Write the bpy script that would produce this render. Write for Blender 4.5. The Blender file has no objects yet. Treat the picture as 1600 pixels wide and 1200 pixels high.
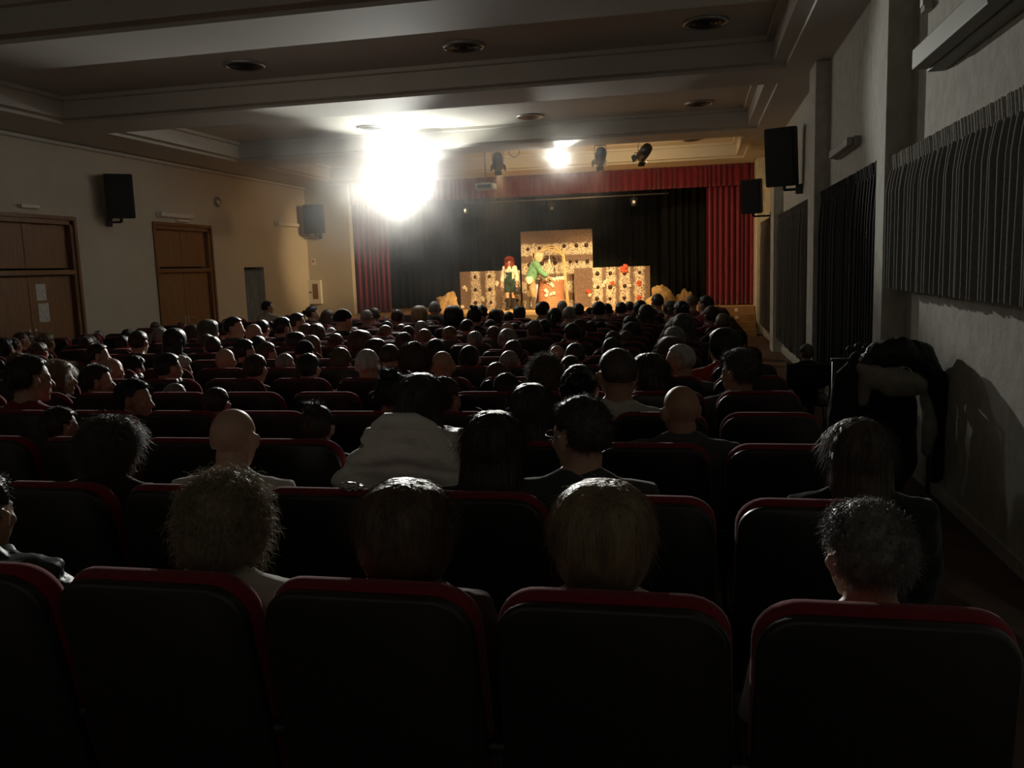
import bpy, bmesh, math, random
from mathutils import Vector, Matrix, noise
PI = math.pi
SC = bpy.context.scene
COL = SC.collection
random.seed(7)

# ---------------------------------------------------------------- camera
cam_data = bpy.data.cameras.new('camera')
cam = bpy.data.objects.new('camera', cam_data)
COL.objects.link(cam)
SC.camera = cam
cam_data.sensor_width = 36.0
cam_data.lens = 1330.0 / 1600.0 * 36.0
cam_data.clip_start = 0.02
YAW, PITCH, ROLL = math.radians(12.23), math.radians(7.78), math.radians(1.91)
fwd = Vector((-math.sin(YAW) * math.cos(PITCH), math.cos(YAW) * math.cos(PITCH), -math.sin(PITCH)))
right0 = Vector((math.cos(YAW), math.sin(YAW), 0))
down0 = fwd.cross(right0)
rgt = right0 * math.cos(ROLL) + down0 * math.sin(ROLL)
dwn = -right0 * math.sin(ROLL) + down0 * math.cos(ROLL)
rot = Matrix((rgt, -dwn, -fwd)).transposed()
cam.matrix_world = Matrix.Translation((0, 0, 1.78)) @ rot.to_4x4()

# ---------------------------------------------------------------- world, view, lights
w = bpy.data.worlds.new('world')
SC.world = w
w.use_nodes = True
w.node_tree.nodes['Background'].inputs[0].default_value = (0, 0, 0, 1)
w.node_tree.nodes['Background'].inputs[1].default_value = 0.0
vs = SC.view_settings
vs.view_transform = 'Standard'
vs.look = 'None'
vs.gamma = 1.0
vs.use_curve_mapping = False
vs.exposure = 0.0
SC.cycles.sample_clamp_indirect = 4.0
SC.cycles.max_bounces = 8
SC.cycles.diffuse_bounces = 5
SC.cycles.volume_bounces = 0

LAMP_MAIN = Vector((-6.00, 18.10, 3.76))     # bare flood turned on the audience
LAMP_SECOND = Vector((-3.10, 20.50, 4.26))


def spot(name, loc, target, power, color, angle, blend, radius):
    l = bpy.data.lights.new(name, 'SPOT')
    l.energy = power
    l.color = color
    l.spot_size = math.radians(angle)
    l.spot_blend = blend
    l.shadow_soft_size = radius
    o = bpy.data.objects.new(name, l)
    o.location = loc
    o.rotation_euler = (Vector(target) - Vector(loc)).to_track_quat('-Z', 'Y').to_euler()
    COL.objects.link(o)
    return o


LM = LAMP_MAIN + Vector((0.07, -0.30, 0))
LS = LAMP_SECOND + Vector((0.0, -0.30, 0))
WHITE = (1.0, 0.985, 0.87)
spot('flood_light', LM, (-4.0, 0.0, 1.2), 9000, WHITE, 48, 0.7, 0.10)           # beam over the audience
spot('flood_light_up', LM, LM + Vector((0.10, -0.22, 1.0)), 950, WHITE, 130, 0.2, 0.10)      # light thrown up into the ceiling coffer
spot('flood_light_spill', LM, (-2.0, 4.0, 2.6), 60, WHITE, 168, 0.4, 0.10)
spot('second_flood_light', LS, (1.9, 1.2, 2.9), 2500, WHITE, 23, 0.4, 0.06)    # narrow beam onto the near right wall
spot('second_flood_up', LS, (-3.7, 19.6, 4.9), 120, WHITE, 95, 0.3, 0.05)
spot('second_flood_spill', LS, (-1.0, 4.0, 2.2), 70, WHITE, 165, 0.4, 0.06)
WARM = (1.0, 0.66, 0.31)
spot('stage_light', (-4.62, 20.75, 4.08), (-5.6, 25.4, 0.65), 1450, WARM, 48, 0.6, 0.08)
spot('stage_light', (-2.15, 20.75, 4.05), (-3.0, 25.4, 0.65), 1450, WARM, 48, 0.6, 0.08)
spot('stage_light', (-1.10, 20.75, 4.10), (-4.3, 25.4, 0.8), 1000, WARM, 48, 0.7, 0.08)
spot('added_wash_light', (-1.10, 20.75, 4.10), (-10.75, 24.3, 2.3), 2400, WARM, 24, 1.0, 0.08)  # extra beam added to brighten the wall left of the stage
spot('added_wash_light', (-1.10, 20.75, 4.10), (-11.2, 22.8, 2.2), 330, WARM, 66, 1.0, 0.08)  # wider soft beam added to warm the left wall near the stage
spot('added_wash_light', (-4.62, 20.75, 4.08), (0.9, 24.4, 1.9), 420, WARM, 36, 0.7, 0.08)  # beam added to lift the right red curtain
spot('stage_light', (-2.15, 20.75, 4.05), (-4.4, 23.2, 0.5), 900, WARM, 52, 0.8, 0.08)
for x_ in (-4.62, -2.15, -1.10):
    spot('stage_lamp_spill', (x_, 20.75, 4.12), (x_, 24.0, 4.5), 55, WARM, 170, 0.3, 0.08)
spot('batten_light', (-6.66, 24.95, 3.55), (-6.3, 25.3, 0.55), 130, WARM, 120, 0.6, 0.05)
spot('batten_light', (-4.05, 24.95, 3.50), (-4.1, 25.2, 0.55), 130, WARM, 120, 0.6, 0.05)
spot('batten_light', (-1.68, 24.95, 3.58), (-2.0, 25.3, 0.55), 130, WARM, 120, 0.6, 0.05)

# ---------------------------------------------------------------- materials
def mat(name, color=(0.5, 0.5, 0.5), rough=0.7, spec=0.3, metal=0.0, objcolor=False, noise_scale=0, noise_amt=0.0,
        bump=0.0, bump_scale=40, stretch=(1, 1, 1), emit=None, strength=0, sheen=0.0, color2=None, transl=0.0):
    m = bpy.data.materials.new(name)
    m.use_nodes = True
    nt = m.node_tree
    N, L = nt.nodes, nt.links
    b = N['Principled BSDF']
    b.inputs['Roughness'].default_value = rough
    b.inputs['Specular IOR Level'].default_value = spec
    b.inputs['Metallic'].default_value = metal
    b.inputs['Sheen Weight'].default_value = sheen
    b.inputs['Base Color'].default_value = (*color, 1)
    csock = None
    if objcolor:
        oi = N.new('ShaderNodeObjectInfo')
        csock = oi.outputs['Color']
    if noise_scale or bump:
        tc = N.new('ShaderNodeTexCoord')
        mp = N.new('ShaderNodeMapping')
        mp.inputs['Scale'].default_value = stretch
        L.new(tc.outputs['Object'], mp.inputs['Vector'])
    if noise_scale:
        nz = N.new('ShaderNodeTexNoise')
        nz.inputs['Scale'].default_value = noise_scale
        nz.inputs['Detail'].default_value = 5
        L.new(mp.outputs[0], nz.inputs['Vector'])
        mix = N.new('ShaderNodeMix')
        mix.data_type = 'RGBA'
        rmp = N.new('ShaderNodeMapRange')
        rmp.inputs['From Min'].default_value = 0.35
        rmp.inputs['From Max'].default_value = 0.65
        L.new(nz.outputs['Fac'], rmp.inputs['Value'])
        if csock is not None:
            mul = N.new('ShaderNodeMix')
            mul.data_type = 'RGBA'
            mul.blend_type = 'MULTIPLY'
            mul.inputs['Factor'].default_value = 1
            L.new(csock, mul.inputs['A'])
            k = 1 - noise_amt
            mul.inputs['B'].default_value = (k, k, k, 1)
            L.new(csock, mix.inputs['A'])
            L.new(mul.outputs['Result'], mix.inputs['B'])
        else:
            c2 = color2 or tuple(c * (1 - noise_amt) for c in color)
            mix.inputs['A'].default_value = (*color, 1)
            mix.inputs['B'].default_value = (*c2, 1)
        L.new(rmp.outputs[0], mix.inputs['Factor'])
        csock = mix.outputs['Result']
    if csock is not None:
        L.new(csock, b.inputs['Base Color'])
    if bump:
        bn = N.new('ShaderNodeTexNoise')
        bn.inputs['Scale'].default_value = bump_scale
        bn.inputs['Detail'].default_value = 4
        L.new(mp.outputs[0], bn.inputs['Vector'])
        bp = N.new('ShaderNodeBump')
        bp.inputs['Strength'].default_value = bump
        bp.inputs['Distance'].default_value = 0.02
        L.new(bn.outputs['Fac'], bp.inputs['Height'])
        L.new(bp.outputs[0], b.inputs['Normal'])
    if emit:
        b.inputs['Emission Color'].default_value = (*emit, 1)
        b.inputs['Emission Strength'].default_value = strength
    if transl:
        tr = N.new('ShaderNodeBsdfTranslucent')
        tr.inputs['Color'].default_value = (*color, 1)
        if csock is not None:
            L.new(csock, tr.inputs['Color'])
        ms = N.new('ShaderNodeMixShader')
        ms.inputs[0].default_value = transl
        L.new(b.outputs[0], ms.inputs[1])
        L.new(tr.outputs[0], ms.inputs[2])
        L.new(ms.outputs[0], N['Material Output'].inputs['Surface'])
    return m


M = {}
M['wall'] = mat('cream_wall_paint', (0.55, 0.51, 0.43), 0.85, 0.15, noise_scale=1.5, noise_amt=0.06, bump=0.15, bump_scale=25)
M['backwall'] = mat('dark_back_wall', (0.34, 0.33, 0.30), 0.9, 0.1)
M['stucco'] = mat('textured_wall_paint', (0.62, 0.61, 0.54), 0.8, 0.2, noise_scale=9, noise_amt=0.20, bump=0.18, bump_scale=38, stretch=(1, 1, 0.7))
M['ceil'] = mat('ceiling_paint', (0.58, 0.56, 0.51), 0.8, 0.2, noise_scale=2, noise_amt=0.05)
M['floor'] = mat('brown_floor', (0.16, 0.10, 0.07), 0.65, 0.3, noise_scale=6, noise_amt=0.3)
M['stagewood'] = mat('stage_boards', (0.70, 0.46, 0.21), 0.45, 0.4, noise_scale=3, noise_amt=0.3, stretch=(0.6, 12, 1))
M['stepwood'] = mat('step_boards', (0.34, 0.20, 0.09), 0.5, 0.35, noise_scale=3, noise_amt=0.3, stretch=(0.6, 12, 1))
M['windrape3'] = mat('grey_brown_window_cloth', (0.13, 0.115, 0.10), 0.85, 0.15, noise_scale=60, noise_amt=0.2)
M['doorwood'] = mat('door_veneer', (0.25, 0.125, 0.055), 0.5, 0.35, noise_scale=3, noise_amt=0.3, stretch=(9, 9, 0.6))
M['doorframe'] = mat('door_frame_wood', (0.22, 0.105, 0.045), 0.5, 0.35, noise_scale=3, noise_amt=0.3, stretch=(9, 9, 0.6))
M['redvelvet'] = mat('red_velvet', (0.25, 0.028, 0.055), 0.9, 0.1, sheen=0.4, noise_scale=8, noise_amt=0.25, stretch=(3, 3, 0.4))
M['blackdrape'] = mat('black_drape', (0.042, 0.044, 0.042), 0.9, 0.1, noise_scale=4, noise_amt=0.2)
M['windrape2'] = mat('pleated_window_cloth', (0.26, 0.26, 0.25), 0.85, 0.15, noise_scale=60, noise_amt=0.2)
M['windrape'] = mat('dark_window_cloth', (0.060, 0.060, 0.062), 0.85, 0.15, noise_scale=60, noise_amt=0.2)
M['heading'] = mat('curtain_heading_tape', (0.55, 0.54, 0.50), 0.8, 0.15, noise_scale=60, noise_amt=0.3)
M['bluedrape'] = mat('grey_blue_cloth', (0.20, 0.23, 0.26), 0.9, 0.1, noise_scale=9, noise_amt=0.3, stretch=(3, 3, 0.4))
M['black'] = mat('black_plastic', (0.018, 0.020, 0.021), 0.45, 0.4)
M['grille'] = mat('speaker_grille', (0.03, 0.032, 0.034), 0.6, 0.3, noise_scale=120, noise_amt=0.5)
M['white'] = mat('white_plastic', (0.72, 0.71, 0.66), 0.5, 0.35)
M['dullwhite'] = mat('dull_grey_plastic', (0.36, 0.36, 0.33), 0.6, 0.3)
M['paper'] = mat('paper', (0.66, 0.66, 0.64), 0.8, 0.1, noise_scale=22, noise_amt=0.3)
M['metal'] = mat('grey_metal', (0.42, 0.42, 0.42), 0.35, 0.5, metal=0.8)
M['darkmetal'] = mat('dark_metal', (0.06, 0.065, 0.07), 0.4, 0.5, metal=0.4)
M['brass'] = mat('brass', (0.7, 0.55, 0.25), 0.3, 0.5, metal=0.9)
M['redpaint'] = mat('red_paint', (0.5, 0.09, 0.04), 0.5, 0.4)
M['glassdark'] = mat('cabinet_window', (0.22, 0.10, 0.04), 0.2, 0.5)
M['lens'] = mat('hot_lens', (1, 1, 1), emit=(1.0, 0.98, 0.92), strength=400)
M['lens2'] = mat('lit_lens', (1, 1, 1), emit=(1.0, 0.97, 0.88), strength=90)
M['lenswarm'] = mat('warm_lens', (1, 1, 1), emit=(1.0, 0.85, 0.6), strength=6)
M['seatred'] = mat('red_seat_fabric', (0.20, 0.012, 0.02), 0.9, 0.1, sheen=0.15, noise_scale=70, noise_amt=0.25)
M['seatshell'] = mat('seat_back_shell', (0.014, 0.012, 0.012), 0.38, 0.45)
M['skin'] = mat('skin', (0.42, 0.24, 0.17), 0.5, 0.35, objcolor=True, noise_scale=30, noise_amt=0.08)
M['hair'] = mat('hair', (0.1, 0.1, 0.1), 0.42, 0.45, objcolor=True, noise_scale=26, noise_amt=0.45, bump=0.7, bump_scale=60,
                stretch=(1, 1, 0.14), transl=0.06)
M['curl'] = mat('curly_hair', (0.1, 0.1, 0.1), 0.45, 0.4, objcolor=True, noise_scale=45, noise_amt=0.4, bump=0.5, bump_scale=70, transl=0.32)
M['cloth'] = mat('cloth', (0.1, 0.1, 0.1), 0.85, 0.15, objcolor=True, noise_scale=12, noise_amt=0.2, bump=0.35, bump_scale=12, sheen=0.15)
M['puffer'] = mat('quilted_nylon', (0.1, 0.1, 0.1), 0.5, 0.35, objcolor=True, noise_scale=9, noise_amt=0.12, bump=0.5, bump_scale=16)
M['eyewhite'] = mat('eye_white', (0.8, 0.8, 0.78), 0.3, 0.5)
M['eyedark'] = mat('eye_dark', (0.03, 0.02, 0.015), 0.2, 0.5)
M['lips'] = mat('lips', (0.5, 0.12, 0.10), 0.4, 0.4)
M['twig'] = mat('twig_bark', (0.80, 0.60, 0.30), 0.8, 0.2, noise_scale=20, noise_amt=0.4, stretch=(2, 2, 0.3))
M['rockpaper'] = mat('crumpled_ochre_paper', (0.60, 0.42, 0.20), 0.8, 0.2, noise_scale=5, noise_amt=0.35, bump=0.6, bump_scale=9)
M['cream'] = mat('cream_flower', (0.80, 0.74, 0.58), 0.6, 0.2)
M['redflower'] = mat('red_flower', (0.62, 0.12, 0.06), 0.6, 0.2)
M['hole'] = mat('chocolate_drop', (0.045, 0.022, 0.012), 0.5, 0.3)


def gingerbread(name, vertical, stripes, base, pale):
    """brown speckled board with bands of pale crumbs; bands given as (centre, half width)"""
    m = bpy.data.materials.new(name)
    m.use_nodes = True
    N, L = m.node_tree.nodes, m.node_tree.links
    b = N['Principled BSDF']
    b.inputs['Roughness'].default_value = 0.8
    tc = N.new('ShaderNodeTexCoord')
    sx = N.new('ShaderNodeSeparateXYZ')
    L.new(tc.outputs['Object'], sx.inputs[0])
    nz = N.new('ShaderNodeTexNoise')
    nz.inputs['Scale'].default_value = 9
    nz.inputs['Detail'].default_value = 6
    L.new(tc.outputs['Object'], nz.inputs['Vector'])
    wob = N.new('ShaderNodeMath'); wob.operation = 'MULTIPLY_ADD'
    wob.inputs[1].default_value = 0.16
    wob.inputs[2].default_value = -0.08
    L.new(nz.outputs['Fac'], wob.inputs[0])
    pos = N.new('ShaderNodeMath'); pos.operation = 'ADD'
    L.new(sx.outputs[0 if vertical else 2], pos.inputs[0])
    L.new(wob.outputs[0], pos.inputs[1])
    prev = None
    for c, hw in stripes:
        s = N.new('ShaderNodeMath'); s.operation = 'SUBTRACT'
        L.new(pos.outputs[0], s.inputs[0]); s.inputs[1].default_value = c
        a = N.new('ShaderNodeMath'); a.operation = 'ABSOLUTE'
        L.new(s.outputs[0], a.inputs[0])
        r = N.new('ShaderNodeMapRange')
        r.inputs['From Min'].default_value = hw + 0.03
        r.inputs['From Max'].default_value = hw - 0.03
        L.new(a.outputs[0], r.inputs['Value'])
        if prev is None:
            prev = r.outputs[0]
        else:
            mx = N.new('ShaderNodeMath'); mx.operation = 'MAXIMUM'
            L.new(prev, mx.inputs[0]); L.new(r.outputs[0], mx.inputs[1])
            prev = mx.outputs[0]
    vo = N.new('ShaderNodeTexVoronoi')
    vo.inputs['Scale'].default_value = 34
    L.new(tc.outputs['Object'], vo.inputs['Vector'])
    cr = N.new('ShaderNodeMapRange')
    cr.inputs['From Min'].default_value = 0.85
    cr.inputs['From Max'].default_value = 0.30
    L.new(vo.outputs['Distance'], cr.inputs['Value'])
    f = N.new('ShaderNodeMath'); f.operation = 'MULTIPLY'
    L.new(prev, f.inputs[0]); L.new(cr.outputs[0], f.inputs[1])
    n2 = N.new('ShaderNodeTexNoise')
    n2.inputs['Scale'].default_value = 38
    n2.inputs['Detail'].default_value = 4
    L.new(tc.outputs['Object'], n2.inputs['Vector'])
    rm = N.new('ShaderNodeMapRange')
    rm.inputs['From Min'].default_value = 0.46
    rm.inputs['From Max'].default_value = 0.56
    L.new(n2.outputs['Fac'], rm.inputs['Value'])
    c1 = N.new('ShaderNodeMix'); c1.data_type = 'RGBA'
    c1.inputs['A'].default_value = (*base, 1)
    c1.inputs['B'].default_value = (*[k * 2.3 for k in base], 1)
    L.new(rm.outputs[0], c1.inputs['Factor'])
    c2 = N.new('ShaderNodeMix'); c2.data_type = 'RGBA'
    L.new(c1.outputs['Result'], c2.inputs['A'])
    c2.inputs['B'].default_value = (*pale, 1)
    L.new(f.outputs[0], c2.inputs['Factor'])
    L.new(c2.outputs['Result'], b.inputs['Base Color'])
    bp = N.new('ShaderNodeBump')
    bp.inputs['Strength'].default_value = 0.6
    bp.inputs['Distance'].default_value = 0.02
    L.new(f.outputs[0], bp.inputs['Height'])
    L.new(bp.outputs[0], b.inputs['Normal'])
    return m


def brick_mat():
    m = bpy.data.materials.new('painted_brick')
    m.use_nodes = True
    N, L = m.node_tree.nodes, m.node_tree.links
    b = N['Principled BSDF']
    b.inputs['Roughness'].default_value = 0.8
    tc = N.new('ShaderNodeTexCoord')
    br = N.new('ShaderNodeTexBrick')
    br.inputs['Color1'].default_value = (0.46, 0.20, 0.10, 1)
    br.inputs['Color2'].default_value = (0.38, 0.15, 0.07, 1)
    br.inputs['Mortar'].default_value = (0.20, 0.11, 0.06, 1)
    br.inputs['Scale'].default_value = 1.0
    br.inputs['Mortar Size'].default_value = 0.008
    br.inputs['Brick Width'].default_value = 0.16
    br.inputs['Row Height'].default_value = 0.075
    L.new(tc.outputs['UV'], br.inputs['Vector'])
    L.new(br.outputs['Color'], b.inputs['Base Color'])
    return m

# ---------------------------------------------------------------- helpers
def V(*a):
    return Vector(a)


class MB:
    """collects shapes in one bmesh, built as one mesh object"""
    def __init__(self):
        self.bm = bmesh.new()

    def _slot(self, faces, mi):
        if mi:
            for f in faces:
                f.material_index = mi

    def box(self, c, s, rot=None, mi=0, bev=0.0, seg=2):
        Mx = Matrix.Translation(Vector(c))
        if rot is not None:
            Mx = Mx @ (rot if isinstance(rot, Matrix) else Matrix.Rotation(rot, 4, 'Z'))
        n0 = set(self.bm.faces)
        r = bmesh.ops.create_cube(self.bm, size=1, matrix=Mx @ Matrix.Diagonal((*s, 1)))
        vs_ = r['verts']
        if bev:
            es = list({e for v in vs_ for e in v.link_edges})
            bmesh.ops.bevel(self.bm, geom=es, offset=bev, segments=seg, affect='EDGES', profile=0.5)
        if mi:
            self._slot([f for f in self.bm.faces if f not in n0], mi)
        return self

    def rings(self, rings, cap0=True, cap1=True, mi=0, closed=True):
        """loft through lists of points"""
        prev = None
        fs = []
        n = len(rings[0])
        first = None
        for rg in rings:
            cur = [self.bm.verts.new(p) for p in rg]
            if prev is not None:
                for i in range(n if closed else n - 1):
                    j = (i + 1) % n
                    fs.append(self.bm.faces.new((prev[i], prev[j], cur[j], cur[i])))
            else:
                first = cur
            prev = cur
        if cap0 and closed:
            fs.append(self.bm.faces.new(list(reversed(first))))
        if cap1 and closed:
            fs.append(self.bm.faces.new(prev))
        self._slot(fs, mi)
        return self

    def tube(self, pts, rad, seg=10, mi=0, round_ends=False, squash=1.0):
        pts = [Vector(p) for p in pts]
        if not isinstance(rad, (list, tuple)):
            rad = [rad] * len(pts)
        rad = list(rad)
        if round_ends:
            d0 = (pts[0] - pts[1]).normalized(); d1 = (pts[-1] - pts[-2]).normalized()
            r0, r1 = rad[0], rad[-1]
            pts = [pts[0] + d0 * r0 * 0.95, pts[0] + d0 * r0 * 0.6] + pts + [pts[-1] + d1 * r1 * 0.6, pts[-1] + d1 * r1 * 0.95]
            rad = [r0 * 0.3, r0 * 0.8] + rad + [r1 * 0.8, r1 * 0.3]
        ref = None
        rr = []
        for i, p in enumerate(pts):
            a = pts[max(i - 1, 0)]; b = pts[min(i + 1, len(pts) - 1)]
            t = (b - a)
            t = t.normalized() if t.length > 1e-9 else Vector((0, 0, 1))
            if ref is None:
                ref = Vector((1, 0, 0)) if abs(t.x) < 0.8 else Vector((0, 1, 0))
            u = (ref - t * ref.dot(t)).normalized()
            ref = u
            v = t.cross(u)
            rr.append([p + (u * math.cos(2 * PI * k / seg) + v * math.sin(2 * PI * k / seg) * squash) * rad[i] for k in range(seg)])
        return self.rings(rr, mi=mi)

    def ell(self, c, r, seg=16, rg=10, rot=None, mi=0):
        Mx = Matrix.Translation(Vector(c))
        if rot is not None:
            Mx = Mx @ rot
        n0 = len(self.bm.faces)
        bmesh.ops.create_uvsphere(self.bm, u_segments=seg, v_segments=rg, radius=1, matrix=Mx @ Matrix.Diagonal((*r, 1)))
        if mi:
            self.bm.faces.ensure_lookup_table()
            self._slot(self.bm.faces[n0:], mi)
        return self

    def lathe(self, prof, c=(0, 0, 0), seg=24, rot=None, mi=0):
        """prof: (radius, height) pairs around local z"""
        Mx = Matrix.Translation(Vector(c))
        if rot is not None:
            Mx = Mx @ rot
        rr = [[Mx @ Vector((r * math.cos(2 * PI * k / seg), r * math.sin(2 * PI * k / seg), h)) for k in range(seg)] for r, h in prof]
        return self.rings(rr, mi=mi)

    def prism(self, poly, axis, a, b, mi=0):
        """poly 2D extruded along axis ('x','y','z') between a and b"""
        def P(q, t):
            return {'x': (t, q[0], q[1]), 'y': (q[0], t, q[1]), 'z': (q[0], q[1], t)}[axis]
        return self.rings([[P(q, a) for q in poly], [P(q, b) for q in poly]], mi=mi)

    def xform(self, Mx):
        bmesh.ops.transform(self.bm, matrix=Mx, verts=self.bm.verts)
        return self

    def mesh(self, name, mats, smooth=False, angle=None):
        bmesh.ops.recalc_face_normals(self.bm, faces=self.bm.faces)
        me = bpy.data.meshes.new(name)
        if smooth:
            for f in self.bm.faces:
                f.smooth = True
        self.bm.to_mesh(me)
        self.bm.free()
        for m in (mats if isinstance(mats, (list, tuple)) else [mats]):
            me.materials.append(m)
        return me

    def build(self, name, mats, parent=None, smooth=False, loc=None):
        return link(name, self.mesh(name, mats, smooth), parent, loc)


def link(name, me, parent=None, loc=None, rotz=0, color=None):
    o = bpy.data.objects.new(name, me)
    COL.objects.link(o)
    if loc is not None:
        o.location = loc
    if rotz:
        o.rotation_euler = (0, 0, rotz)
    if parent is not None:
        o.parent = parent
    if color is not None:
        o.color = (*color, 1)
    return o


def tag(o, label, cat, group=None, kind=None):
    o['label'] = label
    o['category'] = cat
    if group:
        o['group'] = group
    if kind:
        o['kind'] = kind
    return o


def thing(name, label, cat, loc=(0, 0, 0), rotz=0, group=None, kind=None):
    o = bpy.data.objects.new(name, None)
    o.empty_display_size = 0.1
    COL.objects.link(o)
    o.location = loc
    o.rotation_euler = (0, 0, rotz)
    return tag(o, label, cat, group, kind)


def struct(name, mb, m, parent=None, smooth=False):
    o = mb.build(name, m, parent, smooth)
    if parent is None:
        o['kind'] = 'structure'
    return o


def rx(a):
    return Matrix.Rotation(a, 4, 'X')


def ry(a):
    return Matrix.Rotation(a, 4, 'Y')


def rz(a):
    return Matrix.Rotation(a, 4, 'Z')


def solid(o, t):
    md = o.modifiers.new('thickness', 'SOLIDIFY')
    md.thickness = t
    md.offset = 0
    return o


def drape(mb, p0, p1, z0, z1, pitch, depth, nz=8, zig=False, jit=0.35, flare=0.0, seed=1, mi=0, wav=0.0, gather=None):
    """pleated cloth hanging between p0 and p1 (xy), folds along the normal"""
    rnd = random.Random(seed)
    p0 = Vector((*p0, 0)); p1 = Vector((*p1, 0))
    d = p1 - p0
    ln = d.length
    d.normalize()
    nrm = Vector((-d.y, d.x, 0))
    folds = max(2, int(ln / pitch))
    per = 4 if zig else 8
    zx = (0.0, 0.10, 0.5, 0.62)
    cols = []
    s = 0.0
    ws = [1 + rnd.uniform(-jit, jit) for _ in range(folds)]
    tot = sum(ws)
    for i in range(folds):
        a = depth * rnd.uniform(0.75, 1.2)
        dx = wav * rnd.uniform(-1, 1)
        for k in range(per):
            t = zx[k] if zig else k / per
            if zig:
                off = a * (0.5 if k < 2 else -0.5)
            else:
                off = a * 0.5 * math.sin(2 * PI * t)
            cols.append(((s + ws[i] * t) / tot * ln, off, dx))
        s += ws[i]
    cols.append((ln, 0, 0))
    grid = []
    for j in range(nz + 1):
        t = j / nz
        z = z1 + (z0 - z1) * t
        k = 1.0 + flare * t
        if gather is not None:
            k *= gather(t)
        grid.append([mb.bm.verts.new(p0 + d * (x + dx * t * (1 - 0.3 * math.sin(6 * t))) + nrm * (off * k) + Vector((0, 0, z))) for x, off, dx in cols])
    for j in range(nz):
        for i in range(len(cols) - 1):
            f = mb.bm.faces.new((grid[j][i], grid[j][i + 1], grid[j + 1][i + 1], grid[j + 1][i]))
            f.material_index = mi
    return mb

# ---------------------------------------------------------------- the hall
XL, XR = -11.5, 1.79
YF = 24.35
ZS = 4.38            # soffit height
ST = 0.54            # stage level


def fz(y):
    return -0.0095 * (y - 2.0)


b = MB()
v = [(XL - 0.3, -3), (XR + 0.3, -3), (XR + 0.3, 24.5), (XL - 0.3, 24.5)]
b.rings([[(x, y, fz(y) - 0.2) for x, y in v], [(x, y, fz(y)) for x, y in v]])
struct('floor', b, M['floor'])

DOORS = [(11.95, 14.30, 2.94), (16.80, 19.00, 2.97), (20.50, 21.55, 2.02)]
b = MB()
edges = [-3.0]
for y0, y1, zt in DOORS:
    edges += [y0, y1]
    b.box((XL - 0.15, (y0 + y1) / 2, (zt + 4.9) / 2), (0.3, y1 - y0, 4.9 - zt))
edges.append(24.5)
for i in range(0, len(edges), 2):
    b.box((XL - 0.15, (edges[i] + edges[i + 1]) / 2, 2.3), (0.3, edges[i + 1] - edges[i], 5.2))
struct('wall_left', b, M['wall'])

struct('wall_right', MB().box((XR + 0.15, 10.75, 2.3), (0.3, 27.5, 5.2)), M['stucco'])
struct('wall_back', MB().box(((XL + XR) / 2, -3.1, 2.3), (XR - XL + 0.6, 0.2, 5.2)), M['backwall'])
b = MB()
b.box(((XL - 10.1) / 2, YF + 0.12, 2.3), (-10.1 - XL, 0.24, 5.2))
b.box(((1.60 + XR) / 2, YF + 0.12, 2.3), (XR - 1.60, 0.24, 5.2))
b.box(((-10.1 + 1.6) / 2, YF + 0.14, 4.75), (11.7, 0.20, 0.74))
struct('wall_front', b, M['wall'])

for i, (y0, y1) in enumerate([(7.98, 8.34), (12.45, 13.10), (18.55, 19.25), (23.30, 23.95)]):
    struct('trim_%d' % (i + 1), MB().box(((1.60 + XR) / 2 + 0.01, (y0 + y1) / 2, 2.1), (XR - 1.60 + 0.02, y1 - y0, 4.56), bev=0.008), M['stucco'])
b = MB()
for y0, y1 in [(-3, 7.97), (8.35, 12.44), (13.11, 18.54), (19.26, 23.29)]:
    v = [(XR - 0.018, y0), (XR + 0.01, y0), (XR + 0.01, y1), (XR - 0.018, y1)]
    b.rings([[(x, y, fz(y) - 0.01) for x, y in v], [(x, y, fz(y) + 0.09) for x, y in v]])
struct('baseboard_right', b, M['stucco'])
b = MB().box((XL + 0.05, 10.7, ZS - 0.05), (0.10, 27.2, 0.07), bev=0.02)
struct('trim_5', b, M['ceil'])

# coffered ceiling
b = MB()
CX0, CX1 = -10.2, 1.24
COF = [(-2.4, 3.2), (4.3, 8.38), (9.46, 12.70), (13.80, 18.20), (19.25, 23.15)]
b.box(((XL - 0.2 + CX0) / 2, 10.7, ZS + 0.07), (CX0 - XL + 0.2, 27.4, 0.14))
b.box(((XR + 0.2 + CX1) / 2, 10.7, ZS + 0.07), (XR + 0.2 - CX1, 27.4, 0.14))
ys = [-3.0] + [q for c in COF for q in c] + [24.36]
for i in range(0, len(ys), 2):
    b.box(((CX0 + CX1) / 2, (ys[i] + ys[i + 1]) / 2, ZS + 0.07), (CX1 - CX0, ys[i + 1] - ys[i], 0.14))
for y0, y1 in COF:
    ins = 0.18
    za, zb = ZS + 0.05, ZS + 0.37
    # ledge ring
    for (ax, ay, bx_, by_) in [(CX0, y0, CX1, y0 + ins), (CX0, y1 - ins, CX1, y1), (CX0, y0 + ins, CX0 + ins, y1 - ins), (CX1 - ins, y0 + ins, CX1, y1 - ins)]:
        b.box(((ax + bx_) / 2, (ay + by_) / 2, (za + zb) / 2 + 0.02), (bx_ - ax, by_ - ay, zb - za + 0.04))
    # small step high up
    i2 = ins + 0.10
    for (ax, ay, bx_, by_) in [(CX0 + ins, y0 + ins, CX1 - ins, y0 + i2), (CX0 + ins, y1 - i2, CX1 - ins, y1 - ins), (CX0 + ins, y0 + i2, CX0 + i2, y1 - i2), (CX1 - i2, y0 + i2, CX1 - ins, y1 - i2)]:
        b.box(((ax + bx_) / 2, (ay + by_) / 2, zb - 0.03), (bx_ - ax, by_ - ay, 0.06))
    b.box(((CX0 + CX1) / 2, (y0 + y1) / 2, zb + 0.05), (CX1 - CX0, y1 - y0, 0.10))
struct('ceiling', b, M['ceil'])

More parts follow.
